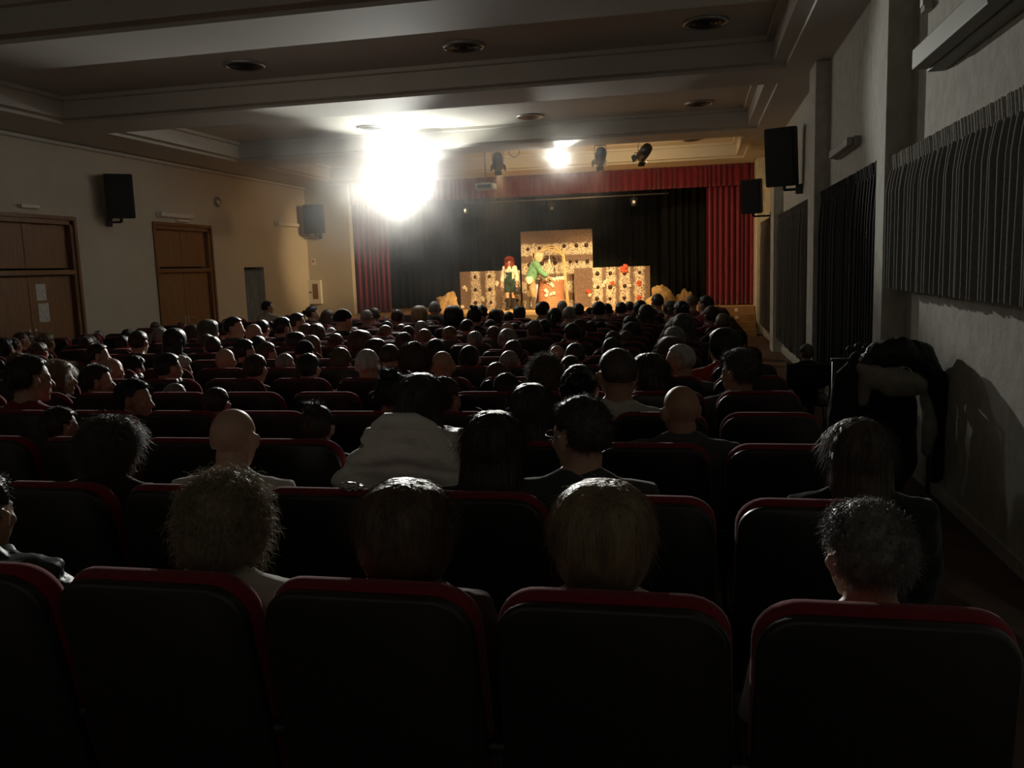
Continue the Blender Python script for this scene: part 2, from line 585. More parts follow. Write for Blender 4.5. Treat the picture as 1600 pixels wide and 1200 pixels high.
# doors on the left wall
for i, (y0, y1, zt) in enumerate(DOORS[:2]):
    f0 = fz((y0 + y1) / 2)
    root = bpy.data.objects.new('door_%d' % (i + 1), None)
    COL.objects.link(root)
    root.location = (XL - 0.14, (y0 + y1) / 2, f0)
    root['kind'] = 'structure'
    W2 = (y1 - y0) / 2
    H = zt - f0
    ztr = 1.97 - f0
    fr = MB()
    fr.box((0.09, -W2 + 0.045, H / 2), (0.10, 0.09, H), bev=0.006)
    fr.box((0.09, W2 - 0.045, H / 2), (0.10, 0.09, H), bev=0.006)
    fr.box((0.09, 0, H - 0.045), (0.10, 2 * W2, 0.09), bev=0.006)
    fr.box((0.10, 0, ztr), (0.10, 2 * W2, 0.09), bev=0.006)
    fr.build('door_frame', M['doorframe'], root)
    fr = MB()
    fr.box((0.16, -W2 - 0.03, H / 2 + 0.03), (0.03, 0.07, H + 0.06), bev=0.004)
    fr.box((0.16, W2 + 0.03, H / 2 + 0.03), (0.03, 0.07, H + 0.06), bev=0.004)
    fr.box((0.16, 0, H + 0.03), (0.03, 2 * W2, 0.07), bev=0.004)
    fr.build('architrave', M['doorframe'], root)
    for s in (-1, 1):
        lw = W2 - 0.10
        leaf = MB().box((0.02, s * (lw / 2 + 0.005), ztr / 2 - 0.02), (0.05, lw, ztr - 0.06), bev=0.004).build('door_leaf', M['doorwood'], root)
        MB().box((0.02, s * (lw / 2 + 0.005), (ztr + H) / 2), (0.04, lw, H - ztr - 0.16), bev=0.004).build('transom_panel', M['doorwood'], root)
        h = MB()
        h.box((0.05, s * 0.07, 1.0), (0.012, 0.045, 0.16), bev=0.003)
        h.tube([(0.05, s * 0.07, 1.02), (0.10, s * 0.07, 1.02), (0.10, s * 0.20, 1.015)], 0.010, 8)
        h.build('door_handle', M['metal'], leaf, True)

# notices on door_1
PX = XL - 0.14 + 0.046
for (y, z, hh, ww, lab) in [(13.42, 1.62, 0.30, 0.24, 'white printed notice taped on the brown door, upper of the two'),
                            (13.44, 1.25, 0.34, 0.26, 'white printed notice taped on the brown door, lower of the two')]:
    o = MB().box((0, 0, 0), (0.004, ww, hh)).build('paper_notice', M['paper'], None, loc=(PX, y, z))
    tag(o, lab, 'notice', 'notices on the door')

# curtained doorway
struct('door_3', MB().box((XL - 0.27, 21.02, 1.0), (0.04, 1.05, 2.2)), M['blackdrape'])
t = thing('doorway_curtain', 'grey blue curtain filling the small doorway in the left wall', 'curtain', (XL - 0.10, 21.02, fz(21)))
solid(drape(MB(), (0, -0.51), (0, 0.51), 0.02, 2.12, 0.13, 0.07, seed=3).build('cloth_panel', M['bluedrape'], t, True), 0.006)
MB().tube([(0, -0.52, 2.14), (0, 0.52, 2.14)], 0.014, 8).build('curtain_rod', M['darkmetal'], t, True)


# ---------------------------------------------------------------- stage
b = MB()
b.box((-4.68, 25.7, 0.12), (10.66, 7.6, 0.84))
b.box((1.2, 26.75, 0.12), (1.16, 5.5, 0.84))
b.box((-10.8, 26.9, 0.12), (1.6, 5.0, 0.84))
struct('floor_stage', b, M['stagewood'])
b = MB()
b.box(((XL + XR) / 2, 29.3, 2.9), (14.2, 0.2, 6.2))
b.box((XL - 0.15, 26.9, 2.9), (0.2, 4.9, 6.2))
b.box((XR + 0.2, 26.9, 2.9), (0.2, 4.9, 6.2))
b.box(((XL + XR) / 2, 26.9, 5.9), (14.2, 5.0, 0.2))
struct('wall_stage', b, M['blackdrape'])

t = thing('stage_steps', 'wooden steps with white edge markers below the right red curtain', 'steps', (1.12, 23.95, fz(23.5)))
hs = (ST - fz(23.5)) / 4
for k in range(4):
    d = 0.26 * (4 - k)
    if k == 3:
        d = 0.24
    s = MB().box((0, -d / 2, hs * (k + 0.5)), (0.92, d, hs), bev=0.006).build('step', M['stepwood'], t)
    MB().box((-0.02, -d - 0.004, hs * (k + 0.55)), (0.085, 0.012, 0.085), bev=0.003).build('edge_marker', M['white'], s)
# dado panels either side of the steps and under curtains already part of the stage

t = thing('stage_curtain', 'drawn red velvet stage curtain hanging on the right above the wooden steps', 'curtain', (0.98, 24.62, ST), group=None)
solid(drape(MB(), (-0.64, 0), (0.62, 0), 0.02, 3.86, 0.13, 0.13, nz=10, seed=5).build('cloth_panel', M['redvelvet'], t, True), 0.008)
MB().tube([(-0.66, 0, 3.88), (0.64, 0, 3.88)], 0.02, 8).build('curtain_rail', M['darkmetal'], t, True)
t = thing('stage_curtain', 'drawn red velvet stage curtain on the left, dim behind the glaring lamp', 'curtain', (-9.55, 24.62, ST))
solid(drape(MB(), (-0.55, 0), (0.55, 0), 0.02, 3.86, 0.14, 0.13, nz=10, seed=6).build('cloth_panel', M['redvelvet'], t, True), 0.008)
MB().tube([(-0.58, 0, 3.88), (0.58, 0, 3.88)], 0.02, 8).build('curtain_rail', M['darkmetal'], t, True)
o = solid(drape(MB(), (-10.08, 24.47), (1.58, 24.47), 3.80, 4.40, 0.16, 0.07, nz=3, seed=8, jit=0.5, flare=0.3).build('stage_valance', M['redvelvet'], None, True), 0.008)
tag(o, 'short pleated red valance running along the top of the stage opening', 'valance')
o = solid(drape(MB(), (XL + 0.3, 28.7), (XR - 0.2, 28.7), ST + 0.01, 5.7, 0.35, 0.16, nz=4, seed=9, jit=0.4).build('stage_backdrop', M['blackdrape'], None, True), 0.008)
tag(o, 'full width black drape hung at the back of the stage', 'curtain')
o = solid(drape(MB(), (-1.0, 27.4), (1.2, 27.4), ST + 0.01, 5.7, 0.22, 0.14, nz=4, seed=10).build('stage_leg_drape', M['blackdrape'], None, True), 0.008)
tag(o, 'black side drape standing on stage behind the right red curtain', 'curtain', )
o = solid(drape(MB(), (-10.8, 27.4), (-8.6, 27.4), ST + 0.01, 5.7, 0.22, 0.14, nz=4, seed=11).build('stage_leg_drape', M['blackdrape'], None, True), 0.008)
tag(o, 'black side drape standing on stage behind the left red curtain', 'curtain')

# lighting batten behind the valance
t = thing('lighting_batten', 'thin metal lighting bar hung just below the red valance', 'lighting bar', (-3.68, 25.0, 3.72))
MB().tube([(-2.95, 0, 0), (2.98, 0, 0)], 0.022, 10).build('pipe', M['metal'], t, True)
for x in (-2.4, -0.6, 1.1, 2.5):
    MB().tube([(x, 0, 0.02), (x, 0, 1.95)], 0.008, 6).build('hanger', M['darkmetal'], t, True)
t2 = thing('border_light', 'row of small pale lamp panels above the lighting bar', 'strip light', (-4.75, 25.15, 3.86))
MB().box((0, 0, 0.02), (2.5, 0.10, 0.10), bev=0.01).build('housing', M['darkmetal'], t2)
for k in range(9):
    MB().box((-1.1 + k * 0.27, -0.056, 0.02), (0.19, 0.014, 0.055), bev=0.004).build('lamp_panel', M['white'], t2)
for x in (-1.0, 1.0):
    MB().tube([(x, 0, 0.07), (x, 0, 1.85)], 0.008, 6).build('hanger', M['darkmetal'], t2)


def small_spot(x, z, lab):
    t = thing('stage_spotlight', lab, 'spotlight', (x, 25.0, z), group='small spotlights on the lighting bar')
    b = MB().lathe([(0.03, 0.10), (0.07, 0.08), (0.085, -0.06), (0.085, -0.10), (0.06, -0.10)], seg=16, rot=rx(0.15))
    b.build('lamp_housing', M['darkmetal'], t, True)
    MB().lathe([(0.055, -0.085), (0.055, -0.09), (0.001, -0.095)], seg=16, rot=rx(0.15)).build('lamp_lens', M['lenswarm'], t, True)
    MB().tube([(-0.09, 0, 0), (-0.09, 0, 0.10), (0.09, 0, 0.10), (0.09, 0, 0)], 0.010, 6).build('yoke', M['darkmetal'], t)
    MB().lathe([(0.015, 0.095), (0.02, 0.10), (0.02, 0.19), (0.012, 0.195)], c=(0, 0, 0), seg=10).build('clamp', M['darkmetal'], t)


small_spot(-6.62, 3.50, 'small spotlight at the left end of the bar, under the glaring lamp')
small_spot(-4.05, 3.50, 'small spotlight at the middle of the bar, over the tall set panel')
small_spot(-1.68, 3.52, 'small spotlight at the right part of the bar, beyond the low panel')


# ---------------------------------------------------------------- ceiling lamps
def par_can(loc, aim, lab, lit=None, size=1.0, name='stage_lamp', top=4.75):
    loc = Vector(loc)
    t = thing(name, lab, 'stage lamp', loc, group='lamps hung before the stage')
    q = (Vector(aim) - loc).to_track_quat('Z', 'Y').to_matrix().to_4x4()
    S = Matrix.Scale(size, 4)
    MB().lathe([(0.05, -0.22), (0.11, -0.20), (0.13, -0.08), (0.13, 0.20), (0.118, 0.20), (0.118, 0.02), (0.05, -0.10)], seg=24).xform(q @ S).build('lamp_can', M['darkmetal'], t, True)
    MB().lathe([(0.117, 0.185), (0.110, 0.195), (0.002, 0.20)], seg=24).xform(q @ S).build('lamp_lens', lit or M['black'], t, True)
    y = MB()
    y.tube([q @ Vector((0.145, 0, 0)) * size, V(0.15, 0, 0.05) * size, V(0.13, 0, 0.24) * size, V(-0.13, 0, 0.24) * size, V(-0.15, 0, 0.05) * size, q @ Vector((-0.145, 0, 0)) * size], 0.011 * size, 6)
    y.build('yoke', M['darkmetal'], t)
    for a, off in ((0, 1), (PI / 2, 1), (PI, 1), (3 * PI / 2, 1)):
        MB().box((0, 0.135, 0.255), (0.17, 0.008, 0.11), rot=Matrix.Translation((0, 0, 0)) ).xform(q @ S @ rz(a) @ Matrix.Translation((0, 0.12, 0.2)) @ rx(-0.5) @ Matrix.Translation((0, -0.12, -0.2))).build('barn_door', M['darkmetal'], t)
    for sx in (-0.07, 0.07):
        MB().tube([(sx, 0, 0.24 * size), (sx, 0, top - loc.z)], 0.009, 6).build('hanger', M['darkmetal'], t)
    return t


LA = 'black stage lamp hanging from the ceiling '
par_can((-4.61, 20.5, 4.33), (-5.6, 25.4, 1.0), LA + 'close right of the glaring lamp')
par_can((-2.14, 20.5, 4.30), (-3.2, 25.4, 1.0), LA + 'beside the smaller lit lamp')
par_can((-1.12, 20.5, 4.33), (-4.3, 25.4, 1.2), LA + 'nearest the right wall')
par_can(LAMP_MAIN + V(0.07, 0, 0), (-2.2, 4.0, 2.4), 'blindingly bright flood lamp hanging left of the stage middle', M['lens'], 1.25, 'flood_lamp', 4.43)
par_can(LAMP_SECOND, (-1.0, 4.0, 2.2), 'smaller lit lamp glowing white beside the projector', M['lens2'], 0.8, 'flood_lamp')

t = thing('cable_hoop', 'thin loop of cable hanging from the ceiling near the lamps', 'cable', (-4.20, 20.5, 4.45))
MB().tube([(0.13 * math.cos(a), 0, 0.13 * math.sin(a) + 0.08) for a in [PI * 0.9 + k * PI * 1.2 / 12 for k in range(13)]], 0.010, 6).build('loop', M['darkmetal'], t)
MB().tube([(-0.125, 0, 0.10), (-0.12, 0, 0.30)], 0.008, 6).build('hanger', M['darkmetal'], t)

t = thing('projector', 'pale projector hanging on a pole in front of the red valance', 'projector', (-4.88, 20.3, 3.72))
MB().box((0, 0, 0), (0.46, 0.36, 0.15), bev=0.03).build('housing', M['white'], t)
MB().lathe([(0.05, 0), (0.05, 0.03), (0.03, 0.03)], c=(0.10, 0.18, 0.0), rot=rx(-PI / 2), seg=16).build('lens_ring', M['black'], t, True)
MB().box((0, -0.185, 0.0), (0.34, 0.01, 0.08), bev=0.002).build('vent_panel', M['darkmetal'], t)
MB().box((0, 0, 0.09), (0.20, 0.20, 0.03), bev=0.005).build('mount_plate', M['metal'], t)
MB().tube([(0, 0, 0.10), (0, 0, 1.03)], 0.022, 10).build('ceiling_pole', M['metal'], t, True)

# round ceiling vents
def vent(x, y, r, lab):
    t = thing('ceiling_vent', lab, 'ceiling vent', (x, y, 4.745), group='round vents in the ceiling panels')
    MB().lathe([(r * 1.0, 0.01), (r * 1.0, -0.02), (r * 0.9, -0.035), (r * 0.84, -0.02), (r * 0.84, 0.01)], seg=36).build('rim', M['metal'], t, True)
    MB().lathe([(r * 0.84, 0.0), (r * 0.84, -0.008), (0.002, -0.008)], seg=36).build('back_plate', M['darkmetal'], t)
    for k in range(3):
        q = 0.22 + 0.2 * k
        MB().lathe([(r * q, -0.01), (r * (q + 0.10), -0.03), (r * (q + 0.13), -0.028), (r * (q + 0.05), -0.008)], seg=32).build('diffuser_ring', M['darkmetal'], t, True)


vent(-3.01, 11.54, 0.29, 'round ceiling vent with a bright rim above the middle of the hall')
vent(0.15, 11.45, 0.29, 'round ceiling vent in the dark ceiling near the right wall, closest to the camera')
vent(-6.21, 11.50, 0.29, 'barely visible round ceiling vent in the dark panel on the left')
vent(-3.18, 17.16, 0.27, 'round ceiling vent in the brightly lit strip right of the glaring lamp')
vent(0.10, 17.02, 0.27, 'round ceiling vent in the brownish second panel near the right wall')
vent(-6.52, 17.10, 0.27, 'round ceiling vent almost swallowed by the glaring lamp')
vent(-0.03, 21.9, 0.25, 'round ceiling vent in the orange lit panel before the stage')


# ---------------------------------------------------------------- wall fittings
def speaker(loc, rotz, tilt, lab, wall_dir, wall_dist, sx=0.46, sz=0.86):
    t = thing('wall_speaker', lab, 'speaker', loc, rotz, group='black loudspeakers on the walls')
    R = rx(tilt)
    a, c, d = sx / 2, sx / 2 * 0.62, 0.36
    poly = [(-a, -d / 2), (a, -d / 2), (a, d * 0.1), (c, d / 2), (-c, d / 2), (-a, d * 0.1)]
    bm = MB().prism(poly, 'z', -sz / 2, sz / 2)
    bmesh.ops.bevel(bm.bm, geom=list(bm.bm.edges), offset=0.015, segments=2, affect='EDGES')
    bm.xform(R).build('cabinet', M['black'], t)
    MB().box((0, -d / 2 - 0.006, 0), (sx - 0.05, 0.014, sz - 0.06), bev=0.006).xform(R).build('grille', M['grille'], t)
    wd = Vector(wall_dir) * wall_dist
    wd = rz(-rotz) @ wd
    br = MB()
    p = R @ Vector((0, 0.02, -sz / 2))
    br.tube([p + V(0, 0, 0.02), p + V(0, 0, -0.07)], 0.03, 8)
    e = Vector((wd.x, wd.y, p.z - 0.07))
    br.tube([p + V(0, 0, -0.07), e], 0.022, 8)
    br.box(e, (0.10, 0.10, 0.16), bev=0.01)
    br.build('wall_bracket', M['darkmetal'], t)


speaker((1.47, 15.4, 3.48), math.radians(-24), 0.12, 'big black loudspeaker on the right wall, nearer the camera', (1, 0, 0), 0.27, 0.50, 0.96)
speaker((1.30, 20.4, 3.20), math.radians(-18), 0.10, 'black loudspeaker on the right wall beside the red curtain', (1, 0, 0), 0.44, 0.44, 0.76)
speaker((-11.18, 15.3, 3.44), math.radians(38), 0.05, 'black loudspeaker on the left wall between the two wooden doors', (-1, 0, 0), 0.27, 0.52, 0.86)
speaker((-11.02, 23.95, 3.40), math.radians(12), 0.05, 'black loudspeaker left of the stage above the hose cabinet', (0, 1, 0), 0.34, 0.58, 0.84)


def wall_lamp(loc, size, side, lab, grp='white emergency light boxes'):
    t = thing('emergency_light', lab, 'emergency light', loc, group=grp)
    s = 1 if side == 'L' else -1
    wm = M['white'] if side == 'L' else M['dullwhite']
    MB().box((s * size[0] * 0.25, 0, 0), (size[0] * 0.5, size[1], size[2]), bev=0.006).build('base_plate', wm, t)
    MB().box((s * size[0] * 0.74, 0, 0), (size[0] * 0.48, size[1] * 0.95, size[2] * 0.86), bev=0.012).build('diffuser', wm, t)


wall_lamp((XL, 17.55, 3.19), (0.14, 1.30, 0.11), 'L', 'long white light box above the farther wooden door')
wall_lamp((XL, 23.0, 3.22), (0.14, 1.35, 0.11), 'L', 'long white light box on the left wall near the stage')
wall_lamp((XL, 13.2, 3.13), (0.08, 0.45, 0.07), 'L', 'small white sign light above the nearer wooden door')
wall_lamp((XL, 17.85, 3.09), (0.08, 0.45, 0.06), 'L', 'small white sign light right over the farther wooden door')
wall_lamp((XR, 6.10, 3.18), (0.24, 1.75, 0.17), 'R', 'large pale light box high on the right wall above the short curtain')
wall_lamp((XR, 10.9, 3.04), (0.14, 1.35, 0.11), 'R', 'pale light box on the right wall above the second curtain')
t = thing('junction_box', 'narrow pale box high on the right wall beside the pillar', 'junction box', (XR, 7.42, 3.82))
MB().box((-0.03, 0, 0), (0.06, 0.12, 0.38), bev=0.006).build('housing', M['stucco'], t)
MB().box((-0.064, 0, 0.0), (0.01, 0.09, 0.30), bev=0.003).build('lid', M['white'], t)
t = thing('alarm_bell', 'small round alarm on the left wall', 'alarm', (XL, 19.4, 3.62))
MB().lathe([(0.13, 0), (0.13, 0.05), (0.09, 0.10), (0.002, 0.11)], rot=ry(PI / 2), seg=20).build('dome', M['metal'], t, True)
MB().lathe([(0.14, 0), (0.14, 0.02), (0.10, 0.02)], rot=ry(PI / 2), seg=20).build('base_plate', M['white'], t)

t = thing('hose_cabinet', 'white fire hose cabinet with brown window left of the stage', 'fire cabinet', (-11.30, YF, 1.24))
MB().box((0, -0.06, 0), (0.40, 0.12, 0.72), bev=0.008).build('cabinet_body', M['white'], t)
MB().box((0.03, -0.124, 0.02), (0.17, 0.01, 0.46), bev=0.003).build('window_pane', M['glassdark'], t)
MB().lathe([(0.025, 0), (0.025, 0.02), (0.002, 0.025)], c=(-0.13, -0.12, 0.0), rot=rx(PI / 2), seg=12).build('latch', M['black'], t)
t = thing('wall_sign', 'small white plate with a red square above the hose cabinet', 'sign', (-11.33, YF, 2.15))
MB().box((0, -0.006, 0), (0.13, 0.012, 0.20), bev=0.002).build('plate', M['white'], t)
MB().box((0, -0.014, 0.02), (0.07, 0.006, 0.07)).build('red_square', M['redpaint'], t)


# window curtains on the right wall
def wcurtain(y0, y1, z0, z1, x, pitch, depth, lab, seed, heading=True, zig=True):
    cm = M['windrape2'] if heading else (M['windrape3'] if y0 > 12.5 else M['windrape'])
    yc = (y0 + y1) / 2
    t = thing('window_curtain', lab, 'curtain', (x, yc, 0), group='dark curtains on the right wall')
    h = (y1 - y0) / 2
    cl = drape(MB(), (0, h), (0, -h), z0, z1 - 0.12, pitch, depth, nz=10, zig=zig, jit=0.3, seed=seed, wav=0.03,
               gather=lambda q: 0.5 + 0.5 * min(1, q * 6)).build('cloth_panel', cm, t)
    solid(cl, 0.006)
    hd = drape(MB(), (0, h + 0.01), (0, -h - 0.01), z1 - 0.13, z1, pitch * 0.55, depth * 0.5, nz=2, zig=True, jit=0.5, seed=seed + 50, flare=-0.4)
    solid(hd.build('heading', M['heading'] if heading else cm, t), 0.006)
    MB().tube([(0.04, h + 0.03, z1 - 0.06), (0.04, -h - 0.03, z1 - 0.06)], 0.012, 8).build('curtain_rail', M['metal'], t, True)


wcurtain(3.9, 7.93, 1.50, 2.61, 1.665, 0.092, 0.12, 'short pleated dark curtain with a pale gathered heading, nearest the camera', 21)
wcurtain(8.42, 12.38, 0.20, 2.66, 1.70, 0.14, 0.11, 'long dark curtain behind the coat pile, between two pillars', 22, False)
wcurtain(13.2, 18.45, 0.15, 2.66, 1.70, 0.15, 0.10, 'long dark curtain between the second and third pillars of the right wall', 23, False)
wcurtain(19.35, 23.2, 0.12, 2.72, 1.70, 0.15, 0.09, 'long grey curtain on the right wall nearest the stage', 24, False)

# ---------------------------------------------------------------- the set on stage
BASE = (0.115, 0.076, 0.054)
PALE = (0.90, 0.80, 0.60)
rs = random.Random(31)


def add_drops(parent, pts, y, r=0.055):
    for x, z in pts:
        k = rs.uniform(0.8, 1.2)
        MB().ell((x, y, z), (r * k, 0.035, r * k * 1.05), 12, 8).build('chocolate_drop', M['hole'], parent, True)


def add_flower(parent, x, y, z, m='cream', r=0.035, n=5):
    b = MB()
    for k in range(n):
        a = 2 * PI * k / n + rs.random()
        b.ell((x + 1.1 * r * math.cos(a), y, z + 1.1 * r * math.sin(a)), (r * 0.8, r * 0.6, r * 0.8), 8, 6)
    b.ell((x, y - 0.01, z), (r * 0.7, r * 0.7, r * 0.7), 8, 6)
    b.build('flower', M[m], parent, True)


def panel(name, lab, x0, x1, y, z1, vertical, stripes, drops, flowers):
    xc = (x0 + x1) / 2
    t = thing(name, lab, 'stage set panel', (xc, y, ST))
    wdt, h = x1 - x0, z1 - ST
    MB().box((0, 0, h / 2), (wdt, 0.06, h), bev=0.006).build('board', gingerbread('gingerbread_' + name, vertical, stripes, BASE, PALE), t)
    for s in (-1, 1):
        MB().box((s * (wdt / 2 - 0.12), 0.24, h * 0.3), (0.05, 0.42, 0.05)).tube([(s * (wdt / 2 - 0.12), 0.42, 0.02), (s * (wdt / 2 - 0.12), 0.05, h * 0.75)], 0.02, 6).box((s * (wdt / 2 - 0.12), 0.24, 0.02), (0.05, 0.44, 0.04)).build('brace', M['doorwood'], t)
    add_drops(t, drops, -0.045)
    for f in flowers:
        add_flower(t, f[0], -0.05, f[1], *f[2:])
    return t


# pixel sizes of the photo read back to metres on stage
st = [(-0.45, 0.15), (0.02, 0.14), (0.50, 0.13)]
panel('gingerbread_fence', 'low brown speckled panel with pale vertical bands, left of the tall panel', -7.12, -5.22, 25.75, 1.70, True,
      st + [(0.86, 0.11)],
      [(-0.46, 1.00), (0.00, 1.00), (-0.46, 0.60), (0.00, 0.60), (0.02, 0.20), (0.50, 0.24), (0.52, 0.62), (0.86, 0.98), (0.86, 0.24), (-0.47, 0.2)],
      [(-0.82, 0.68), (-0.76, 0.62), (0.22, 0.74), (0.24, 0.80), (-0.26, 0.34), (-0.90, 0.08), (-0.22, 0.28)])
panel('gingerbread_house_front', 'tall square brown speckled panel with pale horizontal bands behind the well', -5.20, -3.00, 25.95, 2.86, False,
      [(1.75, 0.17), (1.18, 0.17), (0.62, 0.17), (0.10, 0.1)],
      [(-0.88, 1.78), (-0.52, 1.80), (-0.12, 1.82), (0.25, 1.84), (0.62, 1.84), (0.92, 1.84), (-0.85, 1.30), (-0.45, 1.34), (-0.05, 1.34), (0.42, 1.36), (0.62, 1.36), (0.94, 1.36),
       (-0.15, 0.85), (0.24, 0.88), (0.70, 0.88), (-0.85, 0.84)],
      [])
panel('gingerbread_fence', 'low brown speckled panel with pale bands and red flowers, right of the well', -3.52, -1.27, 25.55, 1.70, True,
      [(-0.43, 0.14), (-0.03, 0.13), (0.38, 0.15), (0.81, 0.14)],
      [(-0.42, 0.98), (-0.04, 0.98), (0.38, 0.97), (0.82, 0.98), (-0.42, 0.58), (-0.05, 0.57), (0.38, 0.60), (-0.45, 0.24), (-0.06, 0.23), (0.36, 0.24)],
      [(0.38, 1.10, 'redflower', 0.075, 6), (0.02, 0.68, 'redflower', 0.04, 5), (0.80, 0.66, 'redflower', 0.045, 5), (0.80, 0.24, 'redflower', 0.045, 5),
       (-0.70, 0.46, 'redflower', 0.045, 5), (-0.66, 0.36), (-0.20, 0.72), (-0.16, 0.76), (-0.26, 0.62), (0.52, 0.60), (-0.5, 0.6)])

# well
t = thing('brick_well', 'brick patterned stage well with cream flowers along its rim', 'well', (-4.16, 25.05, ST))
b = MB()
prof = [(0.40, 0.0), (0.40, 0.84), (0.30, 0.84), (0.30, 0.10)]
rr = []
n = 28
for r, h in prof:
    rr.append([V(r * math.cos(2 * PI * k / n), r * 0.8 * math.sin(2 * PI * k / n), h) for k in range(n)])
b.rings(rr)
uv = b.bm.loops.layers.uv.new('UVMap')
for f in b.bm.faces:
    angs = []
    for l in f.loops:
        a = math.atan2(l.vert.co.y / 0.8, l.vert.co.x)
        angs.append(a)
    if max(angs) - min(angs) > PI:
        angs = [a if a > 0 else a + 2 * PI for a in angs]
    for l, a in zip(f.loops, angs):
        l[uv].uv = (a * 0.40, l.vert.co.z)
b.build('brick_wall', brick_mat(), t)
for k in range(22):
    a = 2 * PI * k / 22
    add_flower(t, 0.37 * math.cos(a), 0.30 * math.sin(a), 0.86 + rs.uniform(-0.01, 0.025), 'cream', 0.034, 5)
for x, z in ((0.06, 0.74), (0.11, 0.68), (-0.10, 0.55), (-0.06, 0.50), (0.05, 0.43), (0.14, 0.46), (-0.02, 0.78), (-0.08, 0.40)):
    add_flower(t, x, -0.335, z, 'cream', 0.03, 5)

# twig arch over the well
t = thing('twig_arch', 'arch of bent twigs standing over the brick well', 'arch', (-4.16, 25.30, ST))


def twig(pts, r, name='twig'):
    return MB().tube(pts, r, 6).build(name, M['twig'], t, True)


for k in range(5):
    o = rs.uniform(-0.05, 0.05)
    twig([(0.46 + o, 0, 0.0), (0.43 + o * 0.4, rs.uniform(-0.02, 0.02), 0.6), (0.38 + rs.uniform(-0.03, 0.03), 0, 1.2), (0.36 + o * 0.5, 0, 1.72 + rs.uniform(-0.08, 0.06))], 0.028, 'upright_twig')
for k in range(4):
    o = rs.uniform(-0.05, 0.05)
    twig([(-0.56 + o, 0, 0.0), (-0.57 + o * 0.4, 0, 0.7), (-0.56 + rs.uniform(-0.03, 0.03), 0, 1.25), (-0.53 + o * 0.5, 0, 1.70 + rs.uniform(-0.08, 0.04))], 0.026, 'upright_twig')
for k in range(4):
    pts = []
    h = 0.34 + 0.05 * k
    for i in range(11):
        q = i / 10
        pts.append((-0.52 + 0.90 * q, rs.uniform(-0.02, 0.02), 1.48 + h * math.sin(PI * q) ** 0.7 * (0.75 + 0.1 * math.sin(7 * q + k)) + rs.uniform(-0.012, 0.012)))
    twig(pts, 0.020, 'arched_twig')
MB().tube([(-0.07, 0, 1.78), (-0.06, 0, 1.45)], 0.008, 6).box((-0.06, 0, 1.38), (0.05, 0.05, 0.14), bev=0.01).build('hanging_cord', M['cream'], t, True)
t = thing('draped_cloth', 'pale blue and white cloth strip hanging from the well rim to the floor', 'cloth', (-4.52, 24.78, ST))
b = MB()
rr = []
for i in range(9):
    q = i / 8
    z = 0.84 * (1 - q) + 0.02
    x = 0.02 - 0.16 * q
    wd = 0.045 + 0.03 * q
    rr.append([V(x - wd, -0.02 - 0.06 * q, z), V(x - wd * 0.3, -0.045 - 0.06 * q, z), V(x + wd * 0.3, -0.02 - 0.06 * q, z), V(x + wd, -0.04 - 0.06 * q, z), V(x + wd, -0.015 - 0.06 * q, z), V(x - wd, 0.0 - 0.06 * q, z)])
b.rings(rr).build('cloth_strip', mat('pale_blue_cloth', (0.55, 0.58, 0.80), 0.8, 0.2), t, True)


def rock(x, y, s, lab, seed):
    b = MB()
    bmesh.ops.create_icosphere(b.bm, subdivisions=4, radius=1)
    for v_ in b.bm.verts:
        p = v_.co.copy()
        n1 = noise.noise(p * 1.3 + Vector((seed, 0, 0))) * 0.5 + noise.noise(p * 3.4 + Vector((0, seed, 0))) * 0.16
        ridge = abs(noise.noise(p * 2.1 + Vector((0, 0, seed)))) * 0.3
        v_.co = p * (1 + n1 - ridge)
        v_.co = Vector((v_.co.x * s[0], v_.co.y * s[1], max(v_.co.z, -0.30) * s[2] + s[2] * 0.30))
    tag(b.build('stage_rock', M['rockpaper'], None, False, loc=(x, y, ST)), lab, 'rock', 'crumpled rocks beside the set')


rock(-7.42, 25.35, (0.38, 0.3, 0.42), 'ochre crumpled rock left of the low banded panel', 3)
rock(-0.98, 25.2, (0.36, 0.3, 0.42), 'ochre crumpled rock right of the red flowered panel', 8)
rock(-0.25, 25.3, (0.24, 0.25, 0.34), 'smaller ochre crumpled rock in front of the right red curtain', 13)

# ---------------------------------------------------------------- people: bodies, clothes, hair
def remesh(mb, name, mats, voxel, smooth=3, dec=None):
    bmesh.ops.recalc_face_normals(mb.bm, faces=mb.bm.faces)
    me = bpy.data.meshes.new('tmp')
    mb.bm.to_mesh(me)
    mb.bm.free()
    o = bpy.data.objects.new('tmp', me)
    COL.objects.link(o)
    m = o.modifiers.new('r', 'REMESH')
    m.mode = 'VOXEL'
    m.voxel_size = voxel
    m.use_smooth_shade = True
    if smooth:
        s = o.modifiers.new('s', 'SMOOTH')
        s.factor = 0.5
        s.iterations = smooth
    if dec:
        d = o.modifiers.new('d', 'DECIMATE')
        d.ratio = dec
    dg = bpy.context.evaluated_depsgraph_get()
    out = bpy.data.meshes.new_from_object(o.evaluated_get(dg))
    bpy.data.objects.remove(o)
    bpy.data.meshes.remove(me)
    out.name = name
    out.materials.clear()
    for k in (mats if isinstance(mats, (list, tuple)) else [mats]):
        out.materials.append(k)
    out.polygons.foreach_set('use_smooth', [True] * len(out.polygons))
    return out


